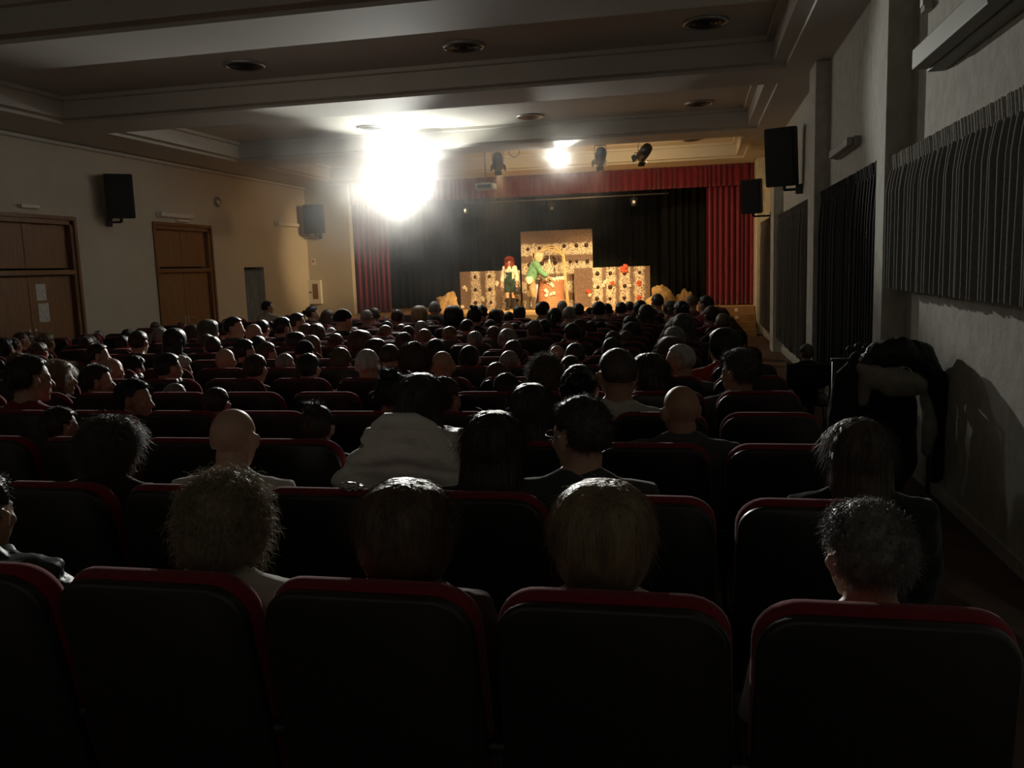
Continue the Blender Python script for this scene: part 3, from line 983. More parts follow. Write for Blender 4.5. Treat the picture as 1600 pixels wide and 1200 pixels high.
def seated(sex='m', yaw=0.0, pitch=0.0, lean=0.0):
    f = sex == 'f'
    sw = 0.165 if f else 0.185
    P = dict(sex=sex, yaw=yaw, pitch=pitch, right=V(1, 0, 0))
    P['pel'] = V(0, -0.01, 0.52)
    P['waist'] = V(lean * 0.3, -0.045, 0.68)
    P['chest'] = V(lean * 0.6, -0.085, 0.86)
    P['neck'] = V(lean, -0.095, 0.995)
    P['head'] = V(lean * 1.2 - 0.012 * math.sin(yaw), -0.055 + 0.01 * math.cos(yaw), 1.135)
    arms, legs = [], []
    for s in (-1, 1):
        sh = V(s * sw + lean * 0.9, -0.09, 0.945)
        el = V(s * (sw + 0.055), -0.01, 0.69)
        wr = V(s * 0.10, 0.23, 0.635)
        arms.append((sh, el, wr, V(-s * 0.35, 0.9, -0.05).normalized(), s))
        legs.append((V(s * 0.095, 0.0, 0.50), V(s * 0.12, 0.41, 0.515), V(s * 0.12, 0.40, 0.10), V(s * 0.13, 0.55, 0.04)))
    P['arms'], P['legs'] = arms, legs
    return P


def standing(sex='m', yaw=0.0, pitch=0.0, elb=None, wrs=None, step=0.0, lean=0.0):
    """lean: forward bend of the torso in radians"""
    f = sex == 'f'
    sw = 0.165 if f else 0.19
    P = dict(sex=sex, yaw=yaw, pitch=pitch, right=V(1, 0, 0))
    pel = V(0, 0, 0.93)
    R = rx(-lean)

    def up(x, y, z):
        return pel + R @ V(x, y, z)
    P['pel'] = pel
    P['waist'] = up(0, 0.005, 0.17)
    P['chest'] = up(0, -0.005, 0.34)
    P['neck'] = up(0, -0.02, 0.50)
    P['head'] = up(0, 0.02, 0.645)
    arms, legs = [], []
    for i, s in enumerate((-1, 1)):
        sh = up(s * sw, -0.01, 0.455)
        el = (elb[i] if elb else sh + V(s * 0.06, -0.02, -0.28))
        wr = (wrs[i] if wrs else el + V(s * 0.0, 0.07, -0.24))
        hd = (wr - el).normalized()
        arms.append((sh, el, wr, hd, s))
        st_ = s * step
        legs.append((V(s * 0.09, 0, 0.90), V(s * 0.10, 0.02 + st_ * 0.6, 0.49), V(s * 0.105, -0.02 + st_, 0.085), V(s * 0.125, 0.13 + st_, 0.035)))
    P['arms'], P['legs'] = arms, legs
    return P


def frame(P):
    return Matrix.Translation(P['head']) @ rz(P['yaw']) @ rx(P['pitch'])


def torso(mb, P, g=0.0, top='neck', bottom=True, loose=0.0):
    f = P['sex'] == 'f'
    k = 0.93 if f else 1.0
    pts = [P['pel'] + (P['pel'] - P['waist']) * 0.35, P['pel'], P['waist'], P['chest'], P['chest'].lerp(P['neck'], 0.55), P['chest'].lerp(P['neck'], 0.86), P['neck'] + (P['neck'] - P['chest']) * 0.10]
    dim = [(0.13 * k, 0.10), (0.168, 0.118), (0.135 * k + loose, 0.100 + loose), (0.168 * k + loose * 0.6, 0.118 + loose * 0.5), (0.185 * k, 0.105), (0.135 * k, 0.08), (0.058 * k, 0.058)]
    if not bottom:
        pts, dim = pts[1:], dim[1:]
    rr = []
    n = 20
    for i, p in enumerate(pts):
        a = pts[max(i - 1, 0)]; b = pts[min(i + 1, len(pts) - 1)]
        ax = (b - a).normalized()
        r = P['right']
        fw = ax.cross(r).normalized() * -1
        w_, d_ = dim[i][0] + g, dim[i][1] + g
        rr.append([p + r * math.copysign(abs(math.cos(2 * PI * q / n)) ** 0.85, math.cos(2 * PI * q / n)) * w_ + fw * math.sin(2 * PI * q / n) * d_ for q in range(n)])
    mb.rings(rr)
    if f:
        c = P['chest']
        ax = (P['neck'] - P['waist']).normalized()
        fw = P['right'].cross(ax) * -1
        for s in (-1, 1):
            mb.ell(c + P['right'] * s * 0.07 + fw * 0.085 * -1 * -1, (0.065 + g, 0.06 + g, 0.065 + g), 12, 8)
    return mb


def sleeves(mb, P, g=0.0, length=1.0, flare=0.0):
    for sh, el, wr, hd, s in P['arms']:
        e = el.lerp(wr, max(0.0, min(1.0, (length - 0.5) * 2))) if length > 0.5 else el
        pts = [sh + V(-s * 0.05, 0, 0.0), sh, sh.lerp(el, 0.35), sh.lerp(el, 0.8), el]
        rad = [0.055 + g, 0.062 + g, 0.052 + g, 0.045 + g, 0.043 + g]
        if length > 0.5:
            pts += [el.lerp(e, 0.4), e]
            rad += [0.040 + g, 0.030 + g + flare]
        mb.tube(pts, rad, 12, round_ends=True)
    return mb


def hand(mb, wr, d, s, curl=0.4, r=0.0085):
    """palm, four unequal bent fingers and a thumb from the side of the palm"""
    d = d.normalized()
    side = d.cross(V(0, 0, 1))
    side = side.normalized() if side.length > 0.1 else V(1, 0, 0)
    nrm = side.cross(d).normalized()
    q = Matrix((side, d, nrm)).transposed().to_4x4()
    mb.ell(wr + d * 0.05, (0.040, 0.052, 0.016), 12, 8, rot=q)
    for i, (o, l) in enumerate(((-0.030, 0.068), (-0.010, 0.078), (0.011, 0.073), (0.031, 0.058))):
        a = wr + d * 0.085 + side * o
        b_ = a + (d - nrm * curl * 0.5).normalized() * l * 0.45 + side * o * 0.15
        c = b_ + (d - nrm * curl * 1.4).normalized() * l * 0.32
        e = c + (d - nrm * curl * 2.4).normalized() * l * 0.26
        mb.tube([a, b_, c, e], [r, r * 0.95, r * 0.88, r * 0.75], 8, round_ends=True)
    t = -s
    a = wr + d * 0.03 + side * 0.032 * t
    b_ = a + (side * t * 0.75 + d * 0.7 - nrm * 0.2).normalized() * 0.035
    c = b_ + (side * t * 0.3 + d - nrm * 0.4).normalized() * 0.03
    mb.tube([a, b_, c], [r * 1.25, r * 1.1, r * 0.9], 8, round_ends=True)


def legs(mb, P, g=0.0, upto=2.0):
    for hip, kn, an, toe in P['legs']:
        pts = [hip, hip.lerp(kn, 0.5), kn]
        rad = [0.088 + g, 0.075 + g, 0.057 + g]
        if upto < 1:
            e = hip.lerp(kn, upto)
            pts = [hip, hip.lerp(e, 0.5), e]
            rad = [0.088 + g, 0.080 + g, 0.072 + g]
        elif upto > 1:
            e = kn.lerp(an, upto - 1)
            pts += [kn.lerp(e, 0.35), e]
            rad += [0.056 + g, (0.036 if upto > 1.8 else 0.046) + g]
        mb.tube(pts, rad, 12, round_ends=True)
    return mb


def feet(mb, P, g=0.0, shaft=0.0):
    for hip, kn, an, toe in P['legs']:
        mb.tube([an + (an - toe) * V(1, 1, 0) * 0.25 + V(0, 0, -0.04), an.lerp(toe, 0.5) + V(0, 0, -0.008), toe], [0.036 + g, 0.038 + g, 0.028 + g], 12, round_ends=True)
        if shaft:
            mb.tube([an + V(0, 0, -0.03), an.lerp(kn, shaft * 0.6), an.lerp(kn, shaft)], [0.042 + g, 0.052 + g, 0.056 + g], 12)
    return mb


def head_shapes(mb, Mx, k=1.0):
    def E(c, r, rot=None, seg=20, rg=14):
        q = Mx @ Matrix.Translation(Vector(c) * k)
        if rot is not None:
            q = q @ rot
        bmesh.ops.create_uvsphere(mb.bm, u_segments=seg, v_segments=rg, radius=1, matrix=q @ Matrix.Diagonal((r[0] * k, r[1] * k, r[2] * k, 1)))

    def T(pts, rad):
        mb.tube([Mx @ (Vector(p) * k) for p in pts], [r * k for r in rad], 10, round_ends=True)
    E((0, -0.012, 0.030), (0.076, 0.095, 0.088))
    E((0, 0.025, -0.030), (0.060, 0.066, 0.080))
    E((0, 0.030, -0.065), (0.048, 0.048, 0.048))
    E((0, 0.068, -0.096), (0.024, 0.020, 0.018))
    E((0, 0.070, 0.022), (0.050, 0.018, 0.014))
    for s in (-1, 1):
        E((s * 0.040, 0.066, -0.022), (0.020, 0.016, 0.018))
        E((s * 0.031, 0.078, 0.002), (0.013, 0.010, 0.010))
        E((s * 0.083, -0.010, -0.006), (0.012, 0.022, 0.034), rot=rz(s * -0.75) @ rx(-0.15))
        E((s * 0.088, -0.012, 0.012), (0.010, 0.021, 0.017), rot=rz(s * -0.75))
    T([(0, 0.082, 0.010), (0, 0.096, -0.010), (0, 0.108, -0.028)], [0.009, 0.011, 0.013])
    E((0, 0.094, -0.033), (0.018, 0.012, 0.009))
    E((0, 0.084, -0.060), (0.024, 0.012, 0.006))
    E((0, 0.082, -0.070), (0.021, 0.012, 0.006))


def body_mesh(name, P, voxel=0.011, finger_r=0.0085, dec=None, face=False, curl=0.4):
    mb = MB()
    torso(mb, P)
    nk = P['neck']
    H = frame(P)
    hb = H @ V(0, -0.02, -0.075)
    wN = 0.052 if P['sex'] == 'f' else 0.060
    mb.tube([nk + V(0, 0, -0.04), nk.lerp(hb, 0.5), hb + V(0, 0, 0.03)], [wN + 0.006, wN - 0.003, wN], 14)
    mb.tube([nk + V(-0.11, 0.005, -0.035), nk + V(-0.05, 0, 0.012), nk + V(0.05, 0, 0.012), nk + V(0.11, 0.005, -0.035)], [0.035, 0.045, 0.045, 0.035], 12, round_ends=True)
    head_shapes(mb, H)
    for sh, el, wr, hd, s in P['arms']:
        mb.tube([sh + V(-s * 0.05, 0, 0), sh, sh.lerp(el, 0.4), el, el.lerp(wr, 0.3), wr], [0.05, 0.058, 0.046, 0.038, 0.038, 0.025], 12, round_ends=True)
        mb.tube([wr, wr + hd * 0.03], [0.025, 0.024], 10, round_ends=True)
        hand(mb, wr, hd, s, curl, finger_r)
    legs(mb, P)
    feet(mb, P)
    me = remesh(mb, name, [M['skin']] + ([M['eyewhite'], M['eyedark'], M['lips']] if face else []), voxel, 2, dec)
    if face:
        Hi = H.inverted()
        for p in me.polygons:
            c = Hi @ p.center
            for s in (-1, 1):
                d = Vector((c.x - s * 0.031, 0, c.z - 0.002))
                if c.y > 0.06:
                    if (d.x / 0.014) ** 2 + (d.z / 0.008) ** 2 < 1:
                        p.material_index = 2 if d.length < 0.0065 else 1
            if c.y > 0.06 and abs(c.x) < 0.027 and -0.078 < c.z < -0.054:
                p.material_index = 3
    return me


def top_mesh(name, P, g=0.013, length=1.0, voxel=0.012, m='cloth', collar=0.0, quilt=False, hem=True, loose=0.0, flare=0.0, folds=0.004, dec=None):
    mb = MB()
    torso(mb, P, g, loose=loose)
    sleeves(mb, P, g, length, flare)
    nk = P['neck']
    mb.tube([nk + V(-0.12, 0.0, -0.035), nk + V(-0.05, -0.004, 0.0), nk + V(0.05, -0.004, 0.0), nk + V(0.12, 0.0, -0.035)], [0.036 + g, 0.046 + g * 0.8, 0.046 + g * 0.8, 0.036 + g], 12, round_ends=True)
    if collar:
        mb.tube([nk + V(0, 0.0, -0.03), nk + V(0, 0.006, collar)], [0.075 + g, 0.068 + g * 0.8], 16)
    me = remesh(mb, name, M[m], voxel, 3, dec)
    rnd = Vector((random.uniform(0, 50), 0, 0))
    for v_ in me.vertices:
        n = v_.normal
        p = v_.co
        if quilt:
            d = (abs(math.sin((p.z + 0.02 * noise.noise(p * 9)) * PI / 0.075)) ** 0.6 - 0.6) * 0.022 + 0.008 * noise.noise(p * 22 + rnd)
        else:
            d = folds * (noise.noise(Vector((p.x * 9, p.y * 9, p.z * 14)) + rnd) + 0.6 * noise.noise(p * 26 + rnd))
        v_.co = p + n * d
    return me


def trousers_mesh(name, P, g=0.014, upto=1.95, voxel=0.014, m='cloth', dec=None):
    mb = MB()
    pel, wa = P['pel'], P['waist']
    n = 18
    rr = []
    for p, w_, d_ in ((pel + (pel - wa) * 0.45, 0.12, 0.10), (pel, 0.172, 0.122), (pel.lerp(wa, 0.75), 0.145, 0.108)):
        rr.append([p + V(math.cos(2 * PI * q / n) * (w_ + g), math.sin(2 * PI * q / n) * (d_ + g), 0) for q in range(n)])
    mb.rings(rr)
    legs(mb, P, g, upto)
    return remesh(mb, name, M[m], voxel, 3, dec)


# ---- hair, in the head's own space (face along +y, centre of the head at the origin)
def sstep(a, b, x):
    t = max(0.0, min(1.0, (x - a) / (b - a)))
    return t * t * (3 - 2 * t)


def cap_surface(mb, ts=0.012, tt=0.016, tb=0.014, low=0.115, p=2.0, fringe=0.5, side=-0.15, back=-1.0, full=False, amp=0.004, fq=18, seed=1, nu=56, nv=36, streak=0.25):
    """closed shell over the skull; returns (point, normal) samples of the hairy part"""
    c0 = V(0, -0.012, 0.030)
    sd = V(seed * 3.1, seed * 1.7, 0)
    grid, hm = [], []
    for j in range(nv + 1):
        el = PI / 2 - PI * j / nv
        row, mrow = [], []
        for i in range(nu):
            a = 2 * PI * i / nu
            d = V(math.cos(el) * math.sin(a), math.cos(el) * math.cos(a), math.sin(el))
            az = math.atan2(abs(d.x), d.y)
            A = 0.079 + ts
            B = 0.097 + (tb if d.y < 0 else tt * 0.7)
            C = (0.089 + tt) if d.z > 0 else low
            r = (abs(d.x / A) ** p + abs(d.y / B) ** p + abs(d.z / C) ** p) ** (-1.0 / p)
            if full:
                th = fringe + (side - fringe) * sstep(0.75, 1.05, az) if az < 1.05 else side + (back - side) * sstep(1.05, 1.3, az)
            else:
                th = fringe + (side - fringe) * sstep(0.85, 1.35, az) if az < 1.5 else side + (back - side) * sstep(1.5, 2.0, az)
                if 1.35 < az < 1.75:
                    th = max(th, 0.12)
            m = sstep(th - 0.10, th + 0.10, el)
            q = c0 + d * r
            nz = noise.noise(V(q.x * fq, q.y * fq, q.z * fq * streak) + sd) + 0.5 * noise.noise(V(q.x * fq * 2.7, q.y * fq * 2.7, q.z * fq * streak * 2) + sd)
            rr_ = 0.058 * (1 - m) + (r + amp * nz) * m
            row.append(c0 + d * rr_)
            mrow.append(m)
        grid.append(row); hm.append(mrow)
    top = mb.bm.verts.new(sum((g for g in grid[0]), V(0, 0, 0)) / nu)
    bot = mb.bm.verts.new(sum((g for g in grid[nv]), V(0, 0, 0)) / nu)
    vv = [[mb.bm.verts.new(q) for q in grid[j]] for j in range(1, nv)]
    for i in range(nu):
        k = (i + 1) % nu
        mb.bm.faces.new((top, vv[0][i], vv[0][k]))
        mb.bm.faces.new((bot, vv[-1][k], vv[-1][i]))
        for j in range(len(vv) - 1):
            mb.bm.faces.new((vv[j][i], vv[j + 1][i], vv[j + 1][k], vv[j][k]))
    out = []
    for j in range(1, nv):
        el = PI / 2 - PI * j / nv
        for i in range(nu):
            if hm[j][i] > 0.8:
                q = grid[j][i]
                out.append((q, (q - c0).normalized(), math.cos(el)))
    return out


def strands(mb, samples, n, length, out=0.5, down=0.5, rnd=0.4, rad=0.0009, seg=4, curl=0.0, seed=1, lift=0.0):
    R = random.Random(seed)
    ws = [max(0.05, s[2]) for s in samples]
    picks = R.choices(samples, weights=ws, k=n)
    for q, nn, _ in picks:
        q = q + V(R.uniform(-1, 1), R.uniform(-1, 1), R.uniform(-1, 1)) * 0.006 - nn * 0.006
        tang = V(0, 0, -1) - nn * nn.dot(V(0, 0, -1))
        if tang.length < 0.15:
            tang = V(R.uniform(-1, 1), R.uniform(-1, 0.3), 0)
        d = (nn * out + tang.normalized() * down + V(R.uniform(-1, 1), R.uniform(-1, 1), R.uniform(-1, 1)) * rnd + V(0, 0, lift)).normalized()
        L_ = length * R.uniform(0.5, 1.25)
        pts = [q]
        ph = R.uniform(0, 6.28)
        u = d.orthogonal().normalized(); w_ = d.cross(u)
        for k in range(1, seg + 1):
            t = k / seg
            b = q + d * L_ * t + V(0, 0, -1) * L_ * 0.35 * t * t
            if curl:
                b = b + (u * math.cos(ph + t * 9) + w_ * math.sin(ph + t * 9)) * curl * min(1, t * 2)
            pts.append(b)
        mb.tube(pts, [rad * (1 - 0.8 * k / seg) for k in range(seg + 1)], 3)


def fall(mb, top_z, bot_z, w0, w1, d0, d1, y0, y1, n=10, amp=0.006, seed=1, x0=0.0, open_front=True):
    """mass of long hair hanging behind the neck"""
    rr = []
    seg = 28
    sd = V(seed, 0, 0)
    for j in range(n + 1):
        t = j / n
        z = top_z + (bot_z - top_z) * t
        w_, d_, y = w0 + (w1 - w0) * t, d0 + (d1 - d0) * t, y0 + (y1 - y0) * sstep(0, 1, t)
        if t > 0.9:
            w_ *= 0.93; d_ *= 0.8
        ring = []
        for k in range(seg):
            a = 2 * PI * k / seg
            x = math.cos(a); s = math.sin(a)
            q = V(x0 + w_ * math.copysign(abs(x) ** 0.8, x), y + d_ * s, z)
            q += V(x, s, 0) * amp * (noise.noise(V(x * 5, s * 5, z * 5) + sd) + 0.6 * noise.noise(V(x * 13, s * 13, z * 7) + sd))
            ring.append(q)
        rr.append(ring)
    mb.rings(rr)
    return [(q, V((q - V(0, y0, 0)).x, (q - V(0, y0, 0)).y, 0).normalized(), 0.6) for r in rr for q in r]


def hair_mesh(style, fine):
    mb = MB()
    S = []
    res = dict(nu=64, nv=42) if fine else dict(nu=26, nv=18)
    m = 'hair'
    sd = sum(map(ord, style))
    if style == 'short':
        S = cap_surface(mb, 0.010, 0.020, 0.012, 0.105, fringe=0.55, side=-0.05, back=-0.75, seed=1, **res)
        if fine: strands(mb, S, 2600, 0.022, 0.6, 0.5, 0.35, 0.0009, 3, seed=2, lift=0.35)
    elif style == 'crop':
        S = cap_surface(mb, 0.004, 0.007, 0.004, 0.095, fringe=0.6, side=0.0, back=-0.62, amp=0.0015, seed=2, **res)
        if fine: strands(mb, S, 2200, 0.009, 0.9, 0.3, 0.3, 0.0007, 2, seed=2)
    elif style == 'greywave':
        S = cap_surface(mb, 0.014, 0.026, 0.016, 0.105, fringe=0.42, side=-0.05, back=-0.72, amp=0.009, fq=26, streak=0.9, seed=3, **res)
        if fine: strands(mb, S, 3200, 0.030, 0.5, 0.55, 0.5, 0.0010, 4, curl=0.004, seed=3)
    elif style == 'fringe_bald':
        S = cap_surface(mb, 0.004, -0.006, 0.005, 0.095, fringe=1.4, side=-0.05, back=-0.62, amp=0.001, seed=4, **res)
        if fine: strands(mb, [s for s in S if s[0].z < 0.05], 900, 0.009, 0.8, 0.4, 0.3, 0.0007, 2, seed=2)
    elif style == 'curly':
        m = 'curl'
        S = cap_surface(mb, 0.042, 0.040, 0.045, 0.165, p=2.2, fringe=0.25, side=-0.9, back=-1.35, full=True, amp=0.013, fq=24, streak=0.8, seed=5, **res)
        if fine:
            strands(mb, S, 2600, 0.055, 0.35, 0.7, 0.45, 0.0016, 7, curl=0.010, seed=5)
            strands(mb, S, 2200, 0.060, 0.8, 0.4, 0.6, 0.0008, 6, curl=0.008, seed=6)
    elif style == 'messy':
        m = 'curl'
        S = cap_surface(mb, 0.032, 0.034, 0.036, 0.150, p=2.1, fringe=0.3, side=-0.8, back=-1.25, full=True, amp=0.010, fq=22, streak=0.4, seed=6, **res)
        if fine:
            strands(mb, S, 2600, 0.065, 0.3, 0.9, 0.3, 0.0012, 5, curl=0.004, seed=5)
            strands(mb, S, 1200, 0.055, 0.8, 0.5, 0.5, 0.0007, 4, curl=0.004, seed=8)
    elif style == 'bob':
        S = cap_surface(mb, 0.034, 0.030, 0.036, 0.160, p=2.35, fringe=0.25, side=-1.1, back=-1.35, full=True, amp=0.004, fq=20, streak=0.15, seed=7, **res)
        if fine:
            strands(mb, S, 2600, 0.050, 0.05, 1.0, 0.12, 0.0009, 4, seed=7)
            strands(mb, S, 320, 0.045, 0.6, 0.7, 0.4, 0.0006, 4, seed=9)
    elif style == 'flatbob':
        S = cap_surface(mb, 0.022, 0.024, 0.030, 0.150, p=2.6, fringe=0.25, side=-1.1, back=-1.3, full=True, amp=0.006, fq=20, streak=0.2, seed=8, **res)
        if fine:
            strands(mb, S, 2600, 0.045, 0.1, 1.0, 0.2, 0.0009, 4, seed=7)
            strands(mb, [s for s in S if s[0].z > 0.08], 500, 0.05, 0.15, 0.9, 0.3, 0.0008, 4, seed=11)
    elif style in ('long', 'longwide'):
        w1 = 0.125 if style == 'longwide' else 0.098
        S = cap_surface(mb, 0.016, 0.018, 0.022, 0.13, p=2.1, fringe=0.35, side=-0.9, back=-1.3, full=True, amp=0.004, fq=18, streak=0.15, seed=9, **res)
        S2 = fall(mb, 0.03, -0.34, 0.090, w1, 0.075, 0.035, -0.045, -0.105, seed=4)
        if fine:
            strands(mb, S, 1500, 0.07, 0.05, 1.0, 0.10, 0.0009, 4, seed=7)
            strands(mb, S2, 2200, 0.10, 0.04, 1.0, 0.10, 0.0009, 4, seed=8)
            strands(mb, S + S2, 420, 0.06, 0.5, 0.8, 0.4, 0.0006, 4, seed=9)
    elif style in ('bun', 'topknot'):
        S = cap_surface(mb, 0.012, 0.018, 0.014, 0.11, fringe=0.5, side=-0.2, back=-0.8, amp=0.004, fq=20, streak=0.5, seed=10, **res)
        c = V(0, -0.06, 0.125) if style == 'topknot' else V(0, -0.125, 0.055)
        B_ = []
        for k in range(10 if fine else 5):
            a = 2 * PI * k / (10 if fine else 5)
            mb.ell(c + V(0.025 * math.cos(a), 0.018 * math.sin(a), 0.010 * math.sin(2 * a)), (0.024, 0.022, 0.024), 10, 7)
        B_ = [(c + V(math.cos(t), math.sin(t) * 0.6, u) * 0.04, V(math.cos(t), math.sin(t), u).normalized(), 1) for t in [k * 0.4 for k in range(16)] for u in (-0.6, 0, 0.8)]
        if fine:
            strands(mb, S, 1500, 0.028, 0.3, 0.6, 0.3, 0.0008, 3, seed=4)
            strands(mb, B_, 420, 0.055, 0.9, 0.1, 0.7, 0.0008, 4, curl=0.004, seed=4)
    elif style == 'frizz':
        m = 'curl'
        S = cap_surface(mb, 0.018, 0.045, 0.030, 0.11, fringe=0.4, side=-0.2, back=-0.9, amp=0.012, fq=28, streak=0.9, seed=11, **res)
        if fine: strands(mb, S, 2600, 0.045, 0.8, 0.1, 0.6, 0.0010, 5, curl=0.008, seed=3, lift=0.4)
    elif style == 'pony':
        S = cap_surface(mb, 0.010, 0.014, 0.012, 0.11, fringe=0.5, side=-0.15, back=-0.8, amp=0.003, seed=12, **res)
        mb.tube([V(0, -0.09, 0.05), V(0, -0.135, 0.045), V(0, -0.155, -0.03), V(0, -0.15, -0.13), V(0, -0.14, -0.22)], [0.018, 0.026, 0.034, 0.030, 0.010], 12, round_ends=True)
    elif style == 'beanie':
        m = 'cloth'
        S = cap_surface(mb, 0.014, 0.026, 0.018, 0.10, fringe=0.15, side=0.05, back=-0.3, amp=0.002, fq=40, seed=13, **res)
    me = mb.mesh('hair_' + style, M[m], True)
    return me


_HAIR = {}


def hair(style, fine):
    if style == 'bald':
        return None
    k = (style, fine)
    if k not in _HAIR:
        _HAIR[k] = hair_mesh(style, fine)
    return _HAIR[k]


_BODY = {}


def qyaw(y):
    return min((-80, -55, -28, 0, 28, 55, 80), key=lambda q: abs(q - y))


def body(sex, yaw, fine):
    yaw = qyaw(yaw)
    k = (sex, yaw, fine)
    if k not in _BODY:
        P = seated(sex, math.radians(yaw), -0.04)
        _BODY[k] = (body_mesh('seated_body', P, 0.0085 if fine else 0.014, 0.0085 if fine else 0.011, None if fine else 0.5), P)
    return _BODY[k]


_TOP = {}


def top(kind, sex, fine):
    k = (kind, sex, fine)
    if k not in _TOP:
        P = seated(sex, 0, 0)
        vx = 0.011 if fine else 0.018
        dec = None if fine else 0.5
        if kind == 'shirt':
            me = top_mesh('shirt', P, 0.012, 1.0, vx, dec=dec)
        elif kind == 'tee':
            me = top_mesh('tee', P, 0.013, 0.5, vx, dec=dec)
        elif kind == 'sweater':
            me = top_mesh('sweater', P, 0.020, 1.0, vx, collar=0.018, dec=dec, folds=0.006)
        elif kind == 'jacket':
            me = top_mesh('jacket', P, 0.028, 1.0, vx, collar=0.035, dec=dec, folds=0.008)
        elif kind == 'puffer':
            me = top_mesh('puffer', P, 0.045, 1.0, vx, m='puffer', collar=0.05, quilt=True, dec=dec)
        elif kind == 'scarf':
            me = top_mesh('scarf_top', P, 0.024, 1.0, vx, collar=0.075, dec=dec, folds=0.010)
        _TOP[k] = me
    return _TOP[k]


_TR = {}


def trousers(sex, fine):
    k = (sex, fine)
    if k not in _TR:
        _TR[k] = trousers_mesh('trousers', seated(sex), 0.014, 1.95, 0.014 if fine else 0.022, dec=None if fine else 0.5)
    return _TR[k]


SKINS = [(0.45, 0.27, 0.19), (0.50, 0.31, 0.23), (0.36, 0.21, 0.14), (0.42, 0.25, 0.18)]


def person(x, y, z, s, sex, yaw, hstyle, hcol, ttype, tcol, label, fine, hw=1.0, skin=None, group=None, tilt=0.0, tr=(0.03, 0.03, 0.035)):
    bm_, P = body(sex, yaw, fine)
    t = thing('person', label, 'person', (x, y, z), 0, group)
    t.scale = (s, s, s)
    link('body', bm_, t, color=skin or SKINS[int(abs(x * 37 + y * 11)) % 4])
    h = hair(hstyle, fine)
    if h is not None:
        o = link('hair' if hstyle != 'beanie' else 'knitted_hat', h, t, P['head'], color=hcol)
        o.rotation_euler = (P['pitch'], tilt, P['yaw'])
        o.scale = (hw, 1 + (hw - 1) * 0.6, 1 + (hw - 1) * 0.35)
    link({'shirt': 'shirt', 'tee': 't_shirt', 'sweater': 'sweater', 'jacket': 'jacket', 'puffer': 'puffer_coat', 'scarf': 'scarf_coat'}[ttype], top(ttype, sex, fine), t, color=tcol)
    link('trousers', trousers(sex, fine), t, color=tr)
    return t

ROWS = [1.78, 2.8, 3.72, 4.57, 5.4, 6.2, 7.0, 7.8, 8.6, 9.4, 10.2, 11.0, 11.8, 12.6, 13.4, 14.2, 15.0, 15.8, 16.6, 17.4, 18.2]
HUES = [(0.05, 0.03, 0.02), (0.02, 0.035, 0.035), (0.5, 0.41, 0.28), (0.62, 0.6, 0.54), (0.11, 0.065, 0.035), (0.1, 0.05, 0.045), (0.23, 0.16, 0.085), (0.6, 0.58, 0.53), (0.2, 0.19, 0.18), (0.66, 0.68, 0.7), (0.16, 0.13, 0.1), (0.03, 0.018, 0.015), (0.02, 0.016, 0.014), (0.66, 0.63, 0.56), (0.035, 0.025, 0.02), (0.015, 0.015, 0.017), (0.06, 0.05, 0.04), (0.05, 0.055, 0.06), (0.07, 0.045, 0.03), (0.05, 0.038, 0.028), (0.72, 0.72, 0.7), (0.06, 0.04, 0.03), (0.05, 0.035, 0.028), (0.09, 0.08, 0.07), (0.07, 0.07, 0.072), (0.012, 0.011, 0.011), (0.1, 0.06, 0.035), (0.3, 0.29, 0.28), (0.2, 0.02, 0.02), (0.3, 0.2, 0.1), (0.38, 0.27, 0.13), (0.22, 0.18, 0.1), (0.08, 0.06, 0.05), (0.5, 0.48, 0.44), (0.5, 0.49, 0.47), (0.09, 0.09, 0.09), (0.11, 0.1, 0.09), (0.42, 0.05, 0.03), (0.16, 0.12, 0.06), (0.66, 0.65, 0.62), (0.7, 0.69, 0.66), (0.05, 0.05, 0.05), (0.55, 0.52, 0.47), (0.1, 0.09, 0.07), (0.06, 0.06, 0.05), (0.06, 0.04, 0.04), (0.55, 0.54, 0.5), (0.3, 0.05, 0.03), (0.42, 0.3, 0.16), (0.36, 0.35, 0.34), (0.26, 0.26, 0.26), (0.42, 0.4, 0.36), (0.3, 0.2, 0.12), (0.2, 0.13, 0.09), (0.2, 0.06, 0.05), (0.2, 0.03, 0.04), (0.16, 0.02, 0.025), (0.06, 0.055, 0.05), (0.2, 0.13, 0.075), (0.02, 0.025, 0.04), (0.06, 0.02, 0.02), (0.12, 0.11, 0.1), (0.05, 0.045, 0.04)]
